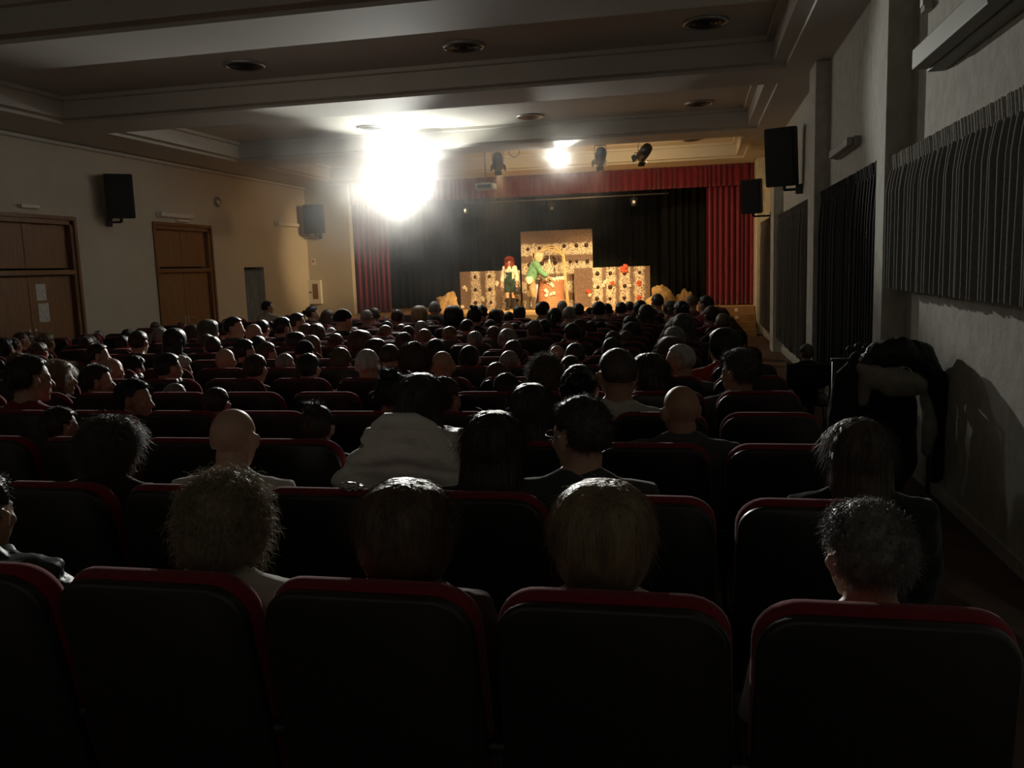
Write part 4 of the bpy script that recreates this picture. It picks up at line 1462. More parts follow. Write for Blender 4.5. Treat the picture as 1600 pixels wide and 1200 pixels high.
PEOPLE = [
(-2.1,1,-3,1.052,'short',10,0,'puffer',1,'m','person in dark teal coat at the left picture edge, only shoulder and ear showing'),
(-1.28,1,-2,1.046,'curly',0,2,'sweater',3,'f','person with big frizzy light curls and pale top in the row nearest the camera'),
(-0.75,1,-1,1.029,'flatbob',0,4,'scarf',5,'f','person with smooth brown bob in the nearest row, between curly and ash blonde heads'),
(-0.23,1,0,1.042,'bob',6,6,'sweater',7,'f','person with rounded ash blonde bob and pale collar in the nearest row'),
(0.4,1,1,1.012,'greywave',40,8,'shirt',9,'m','grey haired person in pale shirt turned to the left, nearest row by the aisle'),
(-2.42,2,-4,1.025,'messy',-15,10,'jacket',11,'f','person with wavy grey brown hair and dark top in the second nearest row'),
(-1.84,2,-3,1.106,'bald',0,12,'shirt',13,'m','bald person with sticking out ears and pale shirt'),
(-0.75,2,-1,1.07,'longwide',0,14,'sweater',15,'f','person with long straight dark hair widening downward, black top, second nearest row'),
(-0.41,2,0,1.143,'short',42,16,'tee',17,'m','person with short dark hair and glasses turned to the left, dark shirt'),
(0.56,2,1,1.048,'long',12,18,'jacket',15,'f','person with long dark brown hair at the aisle end of the second nearest row'),
(-1.34,3,-2,1.118,'longwide',0,19,'puffer',20,'f','person in a bulky white quilted coat with long dark hair'),
(-3.45,3,-6,0.911,'short',-20,0,'jacket',15,'m','person with short dark hair beside the wavy grey brown haired person'),
(-1.91,3,-3,0.924,'topknot',0,21,'sweater',15,'f','child with a messy top knot in front of an empty seat'),
(-0.78,3,-1,1.057,'long',0,22,'sweater',15,'f','person with long dark hair between the long straight haired person and the person with glasses'),
(-0.06,3,0,1.063,'bald',25,23,'jacket',24,'m','bald person in crumpled dark jacket turned to the left beside an empty red seat'),
(-1.28,5,-2,0.88,'short',10,0,'jacket',15,'m','person with short dark hair just behind the long haired person, middle of the hall'),
(-1.8,4,-3,1.012,'topknot',0,25,'jacket',15,'m','person with dark hair raised to a ridge left of the white quilted coat'),
(-1.48,4,-2,0.973,'short',-35,26,'sweater',15,'f','person with short brown hair and an earring right of the white quilted coat'),
(-0.66,4,-1,1.057,'bun',0,25,'jacket',15,'f','person with heavy dark pinned up hair behind the person with glasses'),
(-3.59,4,-6,0.972,'short',-70,25,'jacket',15,'f','person wearing sunglasses on top of her dark hair, face turned right'),
(-3.0,4,-5,0.916,'crop',0,0,'jacket',15,'m','person with cropped dark hair left above the bald person'),
(-3.85,5,-6,0.818,'crop',-20,27,'jacket',15,'m','person with short grey hair beside the person with sunglasses'),
(-4.36,4,-7,1.173,'short',-25,0,'shirt',28,'m','person with short dark hair in a red shirt by the wooden door'),
(-4.86,5,-8,1.035,'longwide',-60,29,'jacket',15,'f','person with long fair hair turned right beside the red shirt'),
(-3.13,6,-5,0.979,'short',0,25,'tee',30,'m','person with smooth black hair and bare neck in a yellowish top'),
(-1.53,6,-2,0.871,'short',0,26,'jacket',15,'m','person with short brown hair right above the ridge of empty seat backs'),
(-1.0,5,-1,1.0,'frizz',0,31,'jacket',15,'f','person with frizzy swept up fair hair'),
(-0.94,6,-1,0.944,'crop',0,0,'jacket',15,'m','person with thin cropped hair right of the frizzy swept up hair'),
(-0.43,4,0,1.183,'crop',20,32,'shirt',33,'m','person with shiny cropped hair and pale shirt collar looking left'),
(-0.3,5,0,1.032,'long',72,0,'scarf',15,'f','person in profile with fringe and long dark hair looking left'),
(-0.1,6,0,1.038,'crop',70,34,'jacket',35,'m','white haired person in profile looking left past the person with fringe'),
(0.29,5,1,1.054,'greywave',62,36,'sweater',35,'m','person with curly grey hair in profile at the aisle seat'),
(0.24,7,1,1.098,'long',60,25,'shirt',37,'f','person with long dark hair and bright red top at the aisle'),
(-3.19,7,-5,0.92,'frizz',0,38,'jacket',15,'f','person with frizzy light edged curls beside the white haired person'),
(-2.61,6,-4,1.03,'crop',0,39,'sweater',40,'f','white haired person in a white sweater'),
(-2.71,7,-4,0.999,'crop',0,0,'jacket',15,'m','person with large cropped head right of the white haired person'),
(-1.93,5,-3,1.153,'short',20,26,'jacket',15,'m','person with wavy brown hair above the person in the white coat'),
(-1.97,6,-3,1.01,'bald',0,12,'jacket',15,'m','bald headed person right behind the person in the white coat'),
(-1.96,7,-3,0.964,'pony',0,25,'jacket',15,'f','person with dark pony tail left of a shiny bald head'),
(-1.6,7,-2,0.922,'fringe_bald',0,27,'jacket',15,'m','person with a shiny bald crown left of the frizzy swept up hair'),
(-3.75,7,-6,0.922,'fringe_bald',0,27,'jacket',15,'m','person with shiny bald crown left of the smooth black hair'),
(-3.61,6,-6,0.979,'short',0,0,'jacket',41,'m','person with tousled dark hair and dark collared jacket'),
(-4.43,6,-7,1.003,'short',-30,25,'jacket',15,'m','person with short black hair beside a white curly head'),
(-4.84,7,-8,0.859,'frizz',-40,42,'jacket',15,'f','person with white curls catching the light on the left side'),
(-4.98,6,-8,0.978,'bald',-10,12,'jacket',15,'m','bald person with a rim of light near the left wall'),
(-4.51,5,-7,0.989,'short',-60,0,'jacket',15,'f','person with dark hair and lit face edge beside the bald person near the left wall'),
(-5.35,7,-9,0.865,'frizz',-30,25,'jacket',15,'f','person with dark curls near the left wall'),
(-1.3,8,-2,0.885,'bald',0,12,'jacket',15,'m','bald head outlined by light above the frizzy swept up hair'),
(-1.73,8,-3,0.933,'short',15,0,'jacket',15,'m','person with flat topped dark hair beside the outlined bald head'),
(-1.01,7,-1,0.984,'crop',0,0,'jacket',15,'m','person with rounded cropped hair between flat topped and bald heads'),
(-4.36,7,-7,0.983,'bald',0,12,'jacket',15,'m','person with a pale bald crown left of the tousled dark hair'),
(-0.77,8,-1,0.945,'short',0,25,'jacket',15,'m',''),
(-2.52,8,-4,0.962,'short',0,25,'jacket',15,'m',''),
(-4.36,8,-7,0.955,'short',-20,26,'jacket',35,'m',''),
(-3.93,8,-6,0.962,'beanie',0,25,'jacket',15,'m',''),
(-4.61,8,-8,0.998,'short',-40,25,'jacket',15,'f',''),
(-6.42,9,-11,1.075,'short',-10,0,'jacket',15,'m','dark haired person sitting tall against the left wall by the second door'),
(-6.36,8,-11,0.972,'short',-50,25,'jacket',15,'m','dark haired person against the left wall near the first door'),
(-5.94,9,-10,1.101,'long',0,25,'jacket',15,'f','long haired person in front of the second wooden door'),
(-6.48,11,-11,1.121,'longwide',-30,43,'jacket',15,'f','person with grey brown hair at the right edge of the second wooden door'),
(-6.72,12,-11,1.038,'short',-10,25,'jacket',15,'m','dark haired person right of the second door frame'),
(-6.1,11,-10,1.164,'short',-70,25,'jacket',44,'m','person with quiff in profile looking right beside the second door'),
(-5.37,10,-9,1.117,'bald',0,12,'jacket',15,'m','bald headed person below the grey blue curtain'),
(-6.12,12,-10,1.058,'short',0,25,'jacket',15,'m','dark haired person at the foot of the grey blue curtain'),
(-5.39,11,-9,1.146,'bun',-30,25,'jacket',15,'f','person with big dark hair in front of the standing youth'),
(-5.96,13,-10,1.129,'short',-60,25,'shirt',45,'m','person in profile looking right under the fire hose cabinet'),
(-7.21,17,-12,1.141,'pony',-50,25,'sweater',15,'f','smiling person with tied back hair below the fire hose cabinet'),
(-6.53,16,-11,1.072,'long',0,26,'sweater',15,'f','person with long brown hair in front of the left end of the stage'),
(-4.86,12,-8,1.2,'beanie',-20,25,'jacket',15,'m','person in dark flat knitted hat below the left red curtain'),
(-5.46,15,-9,1.102,'crop',0,27,'shirt',46,'m','pale haired person before the left red curtain'),
(-5.93,17,-10,1.056,'short',30,0,'jacket',15,'m','dark haired person looking left before the left red curtain'),
(-4.91,15,-8,1.072,'short',0,0,'jacket',47,'f','person in reddish top just right of the left red curtain'),
(-4.78,16,-8,1.089,'bob',0,48,'jacket',15,'f','fair haired person before the left end of the lit stage floor'),
(-4.74,17,-8,1.183,'crop',0,27,'jacket',15,'m','person with pale cropped head rising before the ochre rock'),
(-3.69,14,-6,1.137,'bob',0,25,'jacket',15,'f','person with dark bobbed head against the lit stage floor left'),
(-3.14,13,-5,1.164,'topknot',0,25,'jacket',15,'f','dark head with a topknot against the low banded panel'),
(-3.64,16,-6,1.089,'short',0,25,'jacket',15,'m',''),
(-3.21,15,-5,1.04,'long',0,25,'jacket',15,'f','small dark long haired head alone against the lit stage floor'),
(-3.16,16,-5,0.942,'short',0,25,'jacket',15,'f','smallest dark head at the feet of the red haired performer'),
(-3.13,17,-5,1.022,'long',0,25,'jacket',15,'f','dark head right at the boots of the red haired performer'),
(-2.41,15,-4,1.168,'short',-20,25,'jacket',35,'m','dark haired person in front of the brick well, left part'),
(-1.96,13,-3,1.12,'pony',0,25,'jacket',15,'f','dark ponytailed head below the brick well'),
(-2.46,18,-4,1.096,'crop',0,49,'shirt',50,'m','grey haired person at the foot of the twig arch'),
(-1.87,14,-3,1.108,'crop',0,27,'jacket',35,'m',''),
(-1.94,16,-3,1.081,'short',0,25,'jacket',15,'m','narrow dark head right of the twig arch'),
(-1.5,15,-2,1.142,'short',0,25,'jacket',15,'m','dark head before the middle of the red flowered panel'),
(-1.45,16,-2,1.082,'crop',0,25,'jacket',15,'m',''),
(-1.28,17,-2,1.053,'short',0,25,'jacket',15,'m',''),
(-1.19,18,-2,1.044,'crop',0,0,'jacket',15,'m',''),
(-0.84,15,-1,1.147,'bun',0,25,'jacket',15,'f','dark pinned up head before the right end of the red flowered panel'),
(-0.7,14,-1,1.096,'long',0,0,'jacket',35,'f',''),
(-0.67,18,-1,1.185,'short',30,0,'shirt',51,'m','person in pale shirt in front of the right ochre rock'),
(-0.42,17,0,1.055,'long',60,26,'shirt',52,'f','fair faced child looking left before the stage at the right'),
(-0.19,14,0,1.149,'bun',20,25,'jacket',15,'f','person with dark hair raised before the smaller rock'),
(-0.05,18,0,1.153,'crop',50,53,'shirt',54,'m','child with a light face beside the smaller rock'),
(0.19,16,1,1.172,'short',60,25,'shirt',55,'m','person in dark red shirt looking left near the right red curtain'),
(0.23,13,1,1.086,'short',25,0,'jacket',56,'m','person in dark red jacket at the aisle below the stage steps'),
(-0.12,10,0,1.111,'long',10,23,'jacket',57,'f','person in a hooded grey coat left of the aisle'),
(-6.66,7,-11,0.948,'short',-28,58,'jacket',15,'m',''),
(-7.8,8,-13,0.964,'crop',0,26,'sweater',59,'m',''),
(-3.15,8,-5,0.975,'long',-28,0,'puffer',60,'f',''),
(-0.22,8,0,0.93,'bob',20,26,'jacket',61,'f',''),
(-8.31,9,-14,1.009,'long',-28,25,'scarf',1,'f',''),
(-7.8,9,-13,0.935,'bun',0,26,'shirt',59,'f',''),
(-5.46,9,-9,0.975,'short',28,0,'sweater',61,'f',''),
(-4.89,9,-8,0.976,'bun',0,25,'shirt',1,'f',''),
(-4.23,9,-7,0.967,'long',28,58,'sweater',15,'f',''),
(-3.64,9,-6,1.003,'flatbob',0,26,'jacket',60,'f',''),
(-3.13,9,-5,0.984,'short',0,0,'sweater',60,'m',''),
(-1.96,9,-3,1.013,'bun',0,27,'scarf',15,'f',''),
(-0.83,9,-1,0.972,'crop',0,0,'jacket',60,'f',''),
(-0.2,9,0,0.997,'long',0,27,'sweater',15,'f',''),
(0.41,9,1,0.907,'crop',0,25,'jacket',59,'f',''),
(-8.89,10,-15,0.97,'fringe_bald',0,0,'sweater',15,'m',''),
(-8.38,10,-14,1.019,'bun',0,58,'shirt',35,'f',''),
(-7.77,10,-13,0.953,'crop',0,0,'puffer',62,'m',''),
(-7.23,10,-12,0.963,'crop',0,25,'jacket',62,'m',''),
(-6.03,10,-10,0.948,'short',0,26,'puffer',15,'m',''),
(-4.82,10,-8,0.94,'flatbob',28,25,'puffer',61,'f',''),
(-4.29,10,-7,0.926,'bun',0,26,'puffer',1,'f',''),
(-3.15,10,-5,0.98,'crop',0,58,'jacket',62,'f',''),
(-2.53,10,-4,0.92,'short',0,27,'puffer',61,'f',''),
(-1.37,10,-2,1.011,'short',20,25,'jacket',1,'m',''),
(-0.76,10,-1,0.906,'crop',20,26,'jacket',59,'f',''),
(-10.08,11,-17,0.953,'pony',0,26,'jacket',15,'f',''),
(-9.49,11,-16,0.993,'crop',-28,26,'jacket',60,'m',''),
(-8.37,11,-14,0.909,'long',20,27,'scarf',61,'f',''),
(-7.23,11,-12,1.016,'pony',-28,27,'jacket',15,'f',''),
(-4.91,11,-8,1.02,'long',0,26,'shirt',61,'f',''),
(-4.29,11,-7,0.914,'pony',0,0,'scarf',59,'f',''),
(-3.63,11,-6,0.959,'short',0,0,'sweater',1,'f',''),
(-3.07,11,-5,0.937,'short',-28,58,'scarf',15,'m',''),
(-2.49,11,-4,0.929,'short',20,26,'sweater',60,'m',''),
(-1.96,11,-3,1.009,'short',20,26,'scarf',61,'f',''),
(-1.39,11,-2,0.974,'frizz',-28,26,'shirt',59,'f',''),
(-0.75,11,-1,0.952,'long',-28,25,'scarf',59,'f',''),
(-0.24,11,0,0.969,'long',28,25,'sweater',15,'f',''),
(-10.1,12,-17,0.921,'long',20,0,'jacket',15,'f',''),
(-7.23,12,-12,0.979,'flatbob',0,0,'jacket',15,'f',''),
(-5.45,12,-9,0.994,'crop',-28,26,'puffer',1,'f',''),
(-4.24,12,-7,0.927,'pony',-28,58,'sweater',35,'f',''),
(-3.71,12,-6,0.948,'frizz',0,27,'shirt',60,'f',''),
(-3.05,12,-5,1.008,'crop',-28,25,'shirt',60,'m',''),
(-2.49,12,-4,0.955,'bald',0,25,'puffer',60,'f',''),
(-1.98,12,-3,0.977,'pony',0,25,'shirt',15,'f',''),
(-1.35,12,-2,0.92,'short',0,25,'scarf',1,'m',''),
(-0.83,12,-1,1.014,'crop',28,25,'jacket',15,'m',''),
(-0.16,12,0,0.918,'short',-28,58,'shirt',59,'f',''),
(0.36,12,1,1.006,'short',0,58,'jacket',62,'m',''),
(-10.08,13,-17,0.754,'short',20,0,'sweater',62,'f',''),
(-9.58,13,-16,0.732,'short',20,0,'jacket',1,'f',''),
(-8.93,13,-15,0.89,'short',0,25,'jacket',35,'m',''),
(-7.79,13,-13,0.861,'frizz',0,58,'puffer',62,'f',''),
(-6.56,13,-11,0.844,'short',0,0,'sweater',1,'f',''),
(-5.42,13,-9,0.846,'short',0,27,'sweater',1,'m',''),
(-4.29,13,-7,0.897,'crop',0,0,'puffer',15,'f',''),
(-2.56,13,-4,0.863,'short',0,25,'shirt',35,'m',''),
(-1.31,13,-2,0.859,'beanie',-28,25,'jacket',15,'m',''),
(-0.82,13,-1,0.915,'short',0,58,'jacket',61,'f',''),
(-0.25,13,0,0.917,'long',0,27,'shirt',62,'f',''),
(-10.08,14,-17,0.822,'short',20,27,'scarf',1,'f',''),
(-9.47,14,-16,0.755,'bun',0,0,'jacket',61,'f',''),
(-8.9,14,-15,0.906,'bun',0,58,'shirt',60,'f',''),
(-8.3,14,-14,0.726,'bald',0,25,'sweater',1,'f',''),
(-7.74,14,-13,0.907,'long',0,25,'jacket',15,'f',''),
(-7.19,14,-12,0.743,'pony',0,27,'sweater',15,'f',''),
(-6.56,14,-11,0.889,'crop',-28,26,'jacket',60,'m',''),
(-6.0,14,-10,0.889,'short',0,58,'jacket',15,'m',''),
(-5.38,14,-9,0.786,'long',0,58,'scarf',60,'f',''),
(-4.81,14,-8,0.911,'crop',28,25,'jacket',15,'f',''),
(-3.11,14,-5,0.889,'pony',-28,25,'jacket',62,'f',''),
(-2.49,14,-4,0.806,'long',0,0,'shirt',15,'f',''),
(-1.3,14,-2,0.779,'long',28,25,'sweater',35,'f',''),
(0.45,14,1,0.862,'long',0,26,'jacket',35,'f',''),
(-9.52,15,-16,0.758,'short',0,25,'puffer',60,'f',''),
(-7.19,15,-12,0.813,'bob',0,26,'sweater',15,'f',''),
(-6.56,15,-11,0.743,'bun',0,25,'sweater',15,'f',''),
(-6.04,15,-10,0.756,'bald',0,25,'scarf',35,'f',''),
(-4.33,15,-7,0.807,'short',0,0,'scarf',59,'f',''),
(-3.66,15,-6,0.868,'crop',28,0,'scarf',60,'m',''),
(-0.18,15,0,0.772,'flatbob',0,0,'sweater',15,'f',''),
(0.4,15,1,0.814,'crop',0,0,'jacket',15,'f',''),
(-10.08,16,-17,0.888,'short',0,26,'scarf',60,'m',''),
(-8.33,16,-14,0.731,'crop',20,26,'shirt',1,'m',''),
(-7.79,16,-13,0.778,'short',-28,25,'shirt',15,'m',''),
(-5.46,16,-9,0.736,'bun',20,58,'shirt',15,'f',''),
(-2.58,16,-4,0.863,'short',0,25,'puffer',15,'m',''),
(-0.23,16,0,0.733,'bald',0,0,'scarf',60,'f',''),
(-10.05,17,-17,0.858,'fringe_bald',0,25,'jacket',59,'m',''),
(-8.92,17,-15,0.853,'bald',0,0,'jacket',15,'f',''),
(-7.76,17,-13,0.774,'short',20,27,'puffer',62,'m',''),
(-6.64,17,-11,0.811,'long',0,26,'scarf',61,'f',''),
(-4.25,17,-7,0.832,'short',28,26,'jacket',1,'f',''),
(-3.63,17,-6,0.752,'frizz',20,0,'jacket',60,'f',''),
(-2.48,17,-4,0.817,'crop',0,26,'sweater',1,'m',''),
(-1.95,17,-3,0.899,'crop',0,27,'puffer',35,'m',''),
(-0.72,17,-1,0.893,'short',0,25,'jacket',59,'m',''),
(-9.54,18,-16,0.806,'frizz',0,58,'scarf',15,'f',''),
(-8.91,18,-15,0.721,'short',-28,0,'jacket',62,'f',''),
(-8.41,18,-14,0.822,'long',0,0,'puffer',59,'f',''),
(-7.76,18,-13,0.763,'bob',0,26,'sweater',62,'f',''),
(-6.63,18,-11,0.762,'bob',0,26,'jacket',15,'f',''),
(-6.03,18,-10,0.79,'frizz',0,58,'shirt',60,'f',''),
(-3.7,18,-6,0.916,'long',28,0,'jacket',61,'f',''),
(-1.93,18,-3,0.905,'beanie',-28,25,'sweater',15,'m',''),
(-8.94,19,-15,0.816,'short',-28,27,'scarf',60,'m',''),
(-7.74,19,-13,0.86,'short',0,27,'sweater',61,'f',''),
(-7.15,19,-12,0.773,'long',20,25,'puffer',61,'f',''),
(-6.57,19,-11,0.868,'pony',28,0,'sweater',15,'f',''),
(-0.73,19,-1,0.767,'short',20,27,'sweater',59,'m',''),
(0.42,19,1,0.733,'short',0,58,'shirt',15,'f',''),
(-10.16,20,-17,0.829,'fringe_bald',0,25,'jacket',59,'m',''),
(-8.95,20,-15,0.817,'short',0,26,'sweater',1,'f',''),
(-6.07,20,-10,0.739,'crop',28,0,'sweater',15,'m',''),
(-5.4,20,-9,0.797,'pony',28,58,'jacket',15,'f',''),
(-1.37,20,-2,0.846,'short',-28,25,'scarf',61,'m',''),
(0.44,20,1,0.773,'flatbob',0,25,'puffer',60,'f',''),
]

# ---------------------------------------------------------------- theatre seats
def rrect(w0, w1, z0, z1, r, n=7):
    """rounded trapezoid outline in x,z; w0 at the bottom, w1 at the top"""
    pts = []
    for cx, cz, a0 in ((w1 / 2 - r, z1 - r, 0), (-(w1 / 2 - r), z1 - r, PI / 2)):
        for k in range(n + 1):
            a = a0 + PI / 2 * k / n
            pts.append((cx + r * math.cos(a), cz + r * math.sin(a)))
    q = 0.04
    for cx, cz, a0 in ((-(w0 / 2 - q), z0 + q, PI), (w0 / 2 - q, z0 + q, 1.5 * PI)):
        for k in range(4):
            a = a0 + PI / 2 * k / 3
            pts.append((cx + q * math.cos(a), cz + q * math.sin(a)))
    return pts


def seat_parts():
    def tilt(mb):
        for v_ in mb.bm.verts:
            v_.co.y += (1.0 - v_.co.z) * 0.20 - 0.03 * (v_.co.x / 0.27) ** 2 * -1
        return mb
    out = []

    def pad(outline, y0, y1, bev):
        b = MB()
        ys = [(y0, -bev), (y0 + bev * 0.3, -bev * 0.35), (y0 + bev, 0), (y1 - bev, 0), (y1 - bev * 0.3, -bev * 0.35), (y1, -bev)]
        cx = 0; cz = sum(p[1] for p in outline) / len(outline)
        rr = []
        for y, d in ys:
            ring = []
            for x, z in outline:
                v_ = V(x, 0, z - cz)
                L_ = v_.length
                q = v_ * ((L_ + d) / L_)
                ring.append(V(q.x, y, q.z + cz))
            rr.append(ring)
        return b.rings(rr)
    out.append(('backrest', tilt(pad(rrect(0.53, 0.52, 0.38, 1.0, 0.105), 0.012, 0.105, 0.035)), 'seatred'))
    out.append(('back_shell', tilt(pad(rrect(0.535, 0.510, 0.20, 0.986, 0.10), -0.012, 0.03, 0.012)), 'seatshell'))
    b = MB().box((0, 0.36, 0.32), (0.47, 0.46, 0.10), bev=0.035, seg=3)
    out.append(('seat', b, 'seatred'))
    for s in (-1, 1):
        b = MB().box((s * 0.265, 0.30, 0.575), (0.048, 0.36, 0.035), bev=0.012)
        out.append(('armrest', b, 'seatshell'))
    for s in (-1, 1):
        b = MB().box((s * 0.265, 0.26, 0.29), (0.036, 0.14, 0.56), bev=0.008).box((s * 0.265, 0.26, 0.012), (0.05, 0.34, 0.024), bev=0.006)
        out.append(('leg', b, 'darkmetal'))
    return [(n, b.mesh('seat_' + n, M[m], True), m) for n, b, m in out]


SEAT = seat_parts()


def seat_single():
    bm = bmesh.new()
    names = []
    for n, me, m in SEAT:
        k = len(bm.faces)
        bm.from_mesh(me)
        bm.faces.ensure_lookup_table()
        if m not in names:
            names.append(m)
        for f in bm.faces[k:]:
            f.material_index = names.index(m)
    me = bpy.data.meshes.new('seat_whole')
    bm.to_mesh(me)
    bm.free()
    for m in names:
        me.materials.append(M[m])
    return me


SEAT1 = seat_single()
ORD = ['', 'first', 'second', 'third', 'fourth', 'fifth', 'sixth', 'seventh', 'eighth', 'ninth', 'tenth', 'eleventh', 'twelfth', 'thirteenth',
       'fourteenth', 'fifteenth', 'sixteenth', 'seventeenth', 'eighteenth', 'nineteenth', 'twentieth', 'twenty-first']


def seat_x(k):
    return -0.19 + 0.583 * k


taken = {(p[1], p[2]) for p in PEOPLE}
want = set(taken)
LEFTK = {1: -3, 2: -5, 3: -6, 4: -8, 5: -9, 6: -10}
for r_ in range(1, 7):
    for k in range(LEFTK[r_], 2):
        want.add((r_, k))
for r_, k in sorted(want):
    y = ROWS[r_ - 1]
    nth = ORD[2 - k]
    state = 'empty' if (r_, k) not in taken else 'occupied'
    lab = '%s red and black theatre seat, %s row from the camera, %s from the curtained aisle' % (state, ORD[r_], nth)
    if r_ <= 6:
        t = thing('theatre_seat', lab, 'theatre seat', (seat_x(k), y, fz(y + 0.2)), 0, 'rows of red and black theatre seats')
        if r_ == 1:
            t.scale = (1.04, 1.0, 1.045)
        for n, me, m in SEAT:
            link(n, me, t)
    else:
        o = link('theatre_seat', SEAT1, None, (seat_x(k), y, fz(y + 0.2)))
        tag(o, lab, 'theatre seat', 'rows of red and black theatre seats')

# ---------------------------------------------------------------- audience
HW = {'long': 'long', 'longwide': 'long full', 'bob': 'bobbed', 'flatbob': 'smooth bobbed', 'short': 'short', 'crop': 'cropped', 'bun': 'pinned up', 'frizz': 'frizzy',
      'pony': 'tied back', 'topknot': 'knotted', 'curly': 'curly', 'messy': 'wavy', 'greywave': 'wavy'}
SEATED = {}
for (x, r_, k, s, st_, yaw, hc, tt, tc, sx, lab) in PEOPLE:
    y = ROWS[r_ - 1]
    hcol, tcol = HUES[hc], HUES[tc]
    fine = r_ <= 5
    if not lab:
        lum = sum(hcol) / 3
        tone = 'dark' if lum < 0.05 else ('brown' if lum < 0.12 else ('grey' if abs(hcol[0] - hcol[2]) < 0.06 else 'light brown'))
        if st_ == 'beanie':
            look = 'person in a knitted hat'
        elif st_ in ('bald', 'fringe_bald'):
            look = 'bald headed person'
        else:
            look = 'person with %s %s hair' % (HW[st_], tone)
        lab = '%s, %s row from camera, %s from the curtained aisle' % (look, ORD[r_], ORD[2 - k])
    f0 = fz(y + 0.2)
    hw = {'curly': 0.82, 'bob': 1.09, 'flatbob': 1.18, 'messy': 1.0, 'longwide': 1.14, 'long': 1.08}.get(st_, 1.0)
    grp = 'audience in the first rows from the camera' if r_ <= 6 else 'audience in the rows toward the stage'
    zr = f0 + 0.36 - 0.44 * s
    if r_ >= 4:                      # broader adults sunk a little deeper into their seats
        zr -= 1.253 * 0.11 * s
        s *= 1.11
    t = person(x, y + 0.355, zr, s, sx, yaw, st_, hcol, tt, tcol, lab, fine, hw, group=grp)
    SEATED[(r_, k)] = t


def child_of(t, name):
    for c in t.children:
        if c.name.split('.')[0] == name:
            return c


def spectacles(t, yaw, up=0.0, m='darkmetal', name='glasses', back=0.0, tint=False):
    P = body('m', yaw, True)[1]
    b = MB()
    for s in (-1, 1):
        ring = [(s * 0.034 + 0.022 * math.cos(a), 0.100, 0.017 * math.sin(a)) for a in [2 * PI * q / 14 for q in range(15)]]
        b.tube(ring, 0.0018, 6)
        b.tube([(s * 0.056, 0.099, 0.006), (s * 0.078, 0.075, 0.008), (s * 0.088, 0.0, 0.006), (s * 0.088, -0.03, -0.014)], 0.0018, 6)
        if tint:
            b.ell((s * 0.034, 0.100, 0), (0.021, 0.003, 0.016), 12, 8)
    b.tube([(-0.013, 0.101, 0.004), (0, 0.104, 0.008), (0.013, 0.101, 0.004)], 0.0018, 6)
    o = b.build(name, M[m], t, True)
    H = Matrix.Translation(P['head']) @ rz(P['yaw']) @ Matrix.Translation((0, back, up)) @ rx(0.5 if up else 0.0)
    o.matrix_local = H


spectacles(SEATED[(2, 0)], 42)
for kk in list(SEATED):
    if 'sunglasses' in SEATED[kk]['label']:
        spectacles(SEATED[kk], -70, 0.105, 'black', 'sunglasses', -0.055, True)

# the quilted coat spread over a seat back in the third row
def draped_coat(k, r_):
    y = ROWS[r_ - 1]
    rr = []
    n = 72
    for j in range(41):
        t_ = j / 40
        z = 1.075 - 0.62 * t_
        wd = 0.17 + 0.19 * sstep(0, 0.42, t_) + 0.02 * t_
        ring = []
        for i in range(n):
            a = 2 * PI * i / n
            x = wd * math.copysign(abs(math.cos(a)) ** 0.72, math.cos(a))
            dep = 0.105 if math.sin(a) < 0 else 0.115
            yy = 0.05 + dep * math.sin(a) * (0.55 + 0.45 * sstep(0, 0.2, t_)) + (1.0 - z) * 0.17
            q = V(x, yy, z - 0.05 * (abs(x) / 0.35) ** 2)
            f = 0.026 * (abs(math.sin((z + 0.03 * noise.noise(q * 5)) * PI / 0.10)) ** 0.5) + 0.022 * noise.noise(V(q.x * 9, q.y * 9, q.z * 16)) + 0.012 * noise.noise(q * 30)
            q += V(math.cos(a), math.sin(a), 0) * f
            ring.append(q)
        rr.append(ring)
    mb = MB().rings(rr)
    mb.tube([(-0.13, 0.03, 1.07), (-0.07, 0.0, 1.10), (0.07, 0.0, 1.10), (0.14, 0.03, 1.07)], [0.03, 0.045, 0.045, 0.03], 10, round_ends=True)
    o = link('quilted_coat', mb.mesh('quilted_coat', M['puffer'], True), None, (seat_x(k) + 0.01, y, fz(y + 0.2)), color=(0.74, 0.74, 0.71))
    tag(o, 'white quilted coat spread over the seat back behind the long dark hair', 'coat')


draped_coat(-2, 3)

# ---------------------------------------------------------------- performers on stage and a standing youth
def standing_person(name_label, loc, rotz, s, P, parts, skin, hstyle=None, hcol=None, hw=1.0, voxel=0.007, face=True):
    t = thing('person', name_label, 'person', loc, rotz)
    t.scale = (s, s, s)
    link('body', body_mesh('standing_body', P, voxel, 0.0085, None, face, 0.5), t, color=skin)
    for n, me, c in parts:
        link(n, me, t, color=c)
    if hstyle:
        o = link('hair', hair(hstyle, True), t, P['head'], color=hcol)
        o.rotation_euler = (P['pitch'], 0, P['yaw'])
        o.scale = (hw, hw, hw)
    return t


# red haired performer, facing the audience
P = standing('f', math.radians(12), -0.05,
             elb=(V(-0.245, -0.01, 1.12), V(0.245, -0.02, 1.12)),
             wrs=(V(-0.235, 0.06, 0.88), V(0.27, 0.05, 0.88)), step=0.02)
Pb = dict(P)
blouse = top_mesh('blouse', P, 0.022, 0.80, 0.010, loose=0.012, flare=0.016, collar=0.02, folds=0.008)
mb = MB()
torso(mb, P, 0.028, loose=0.01)
bib = remesh(mb, 'bib', M['cloth'], 0.010, 2)
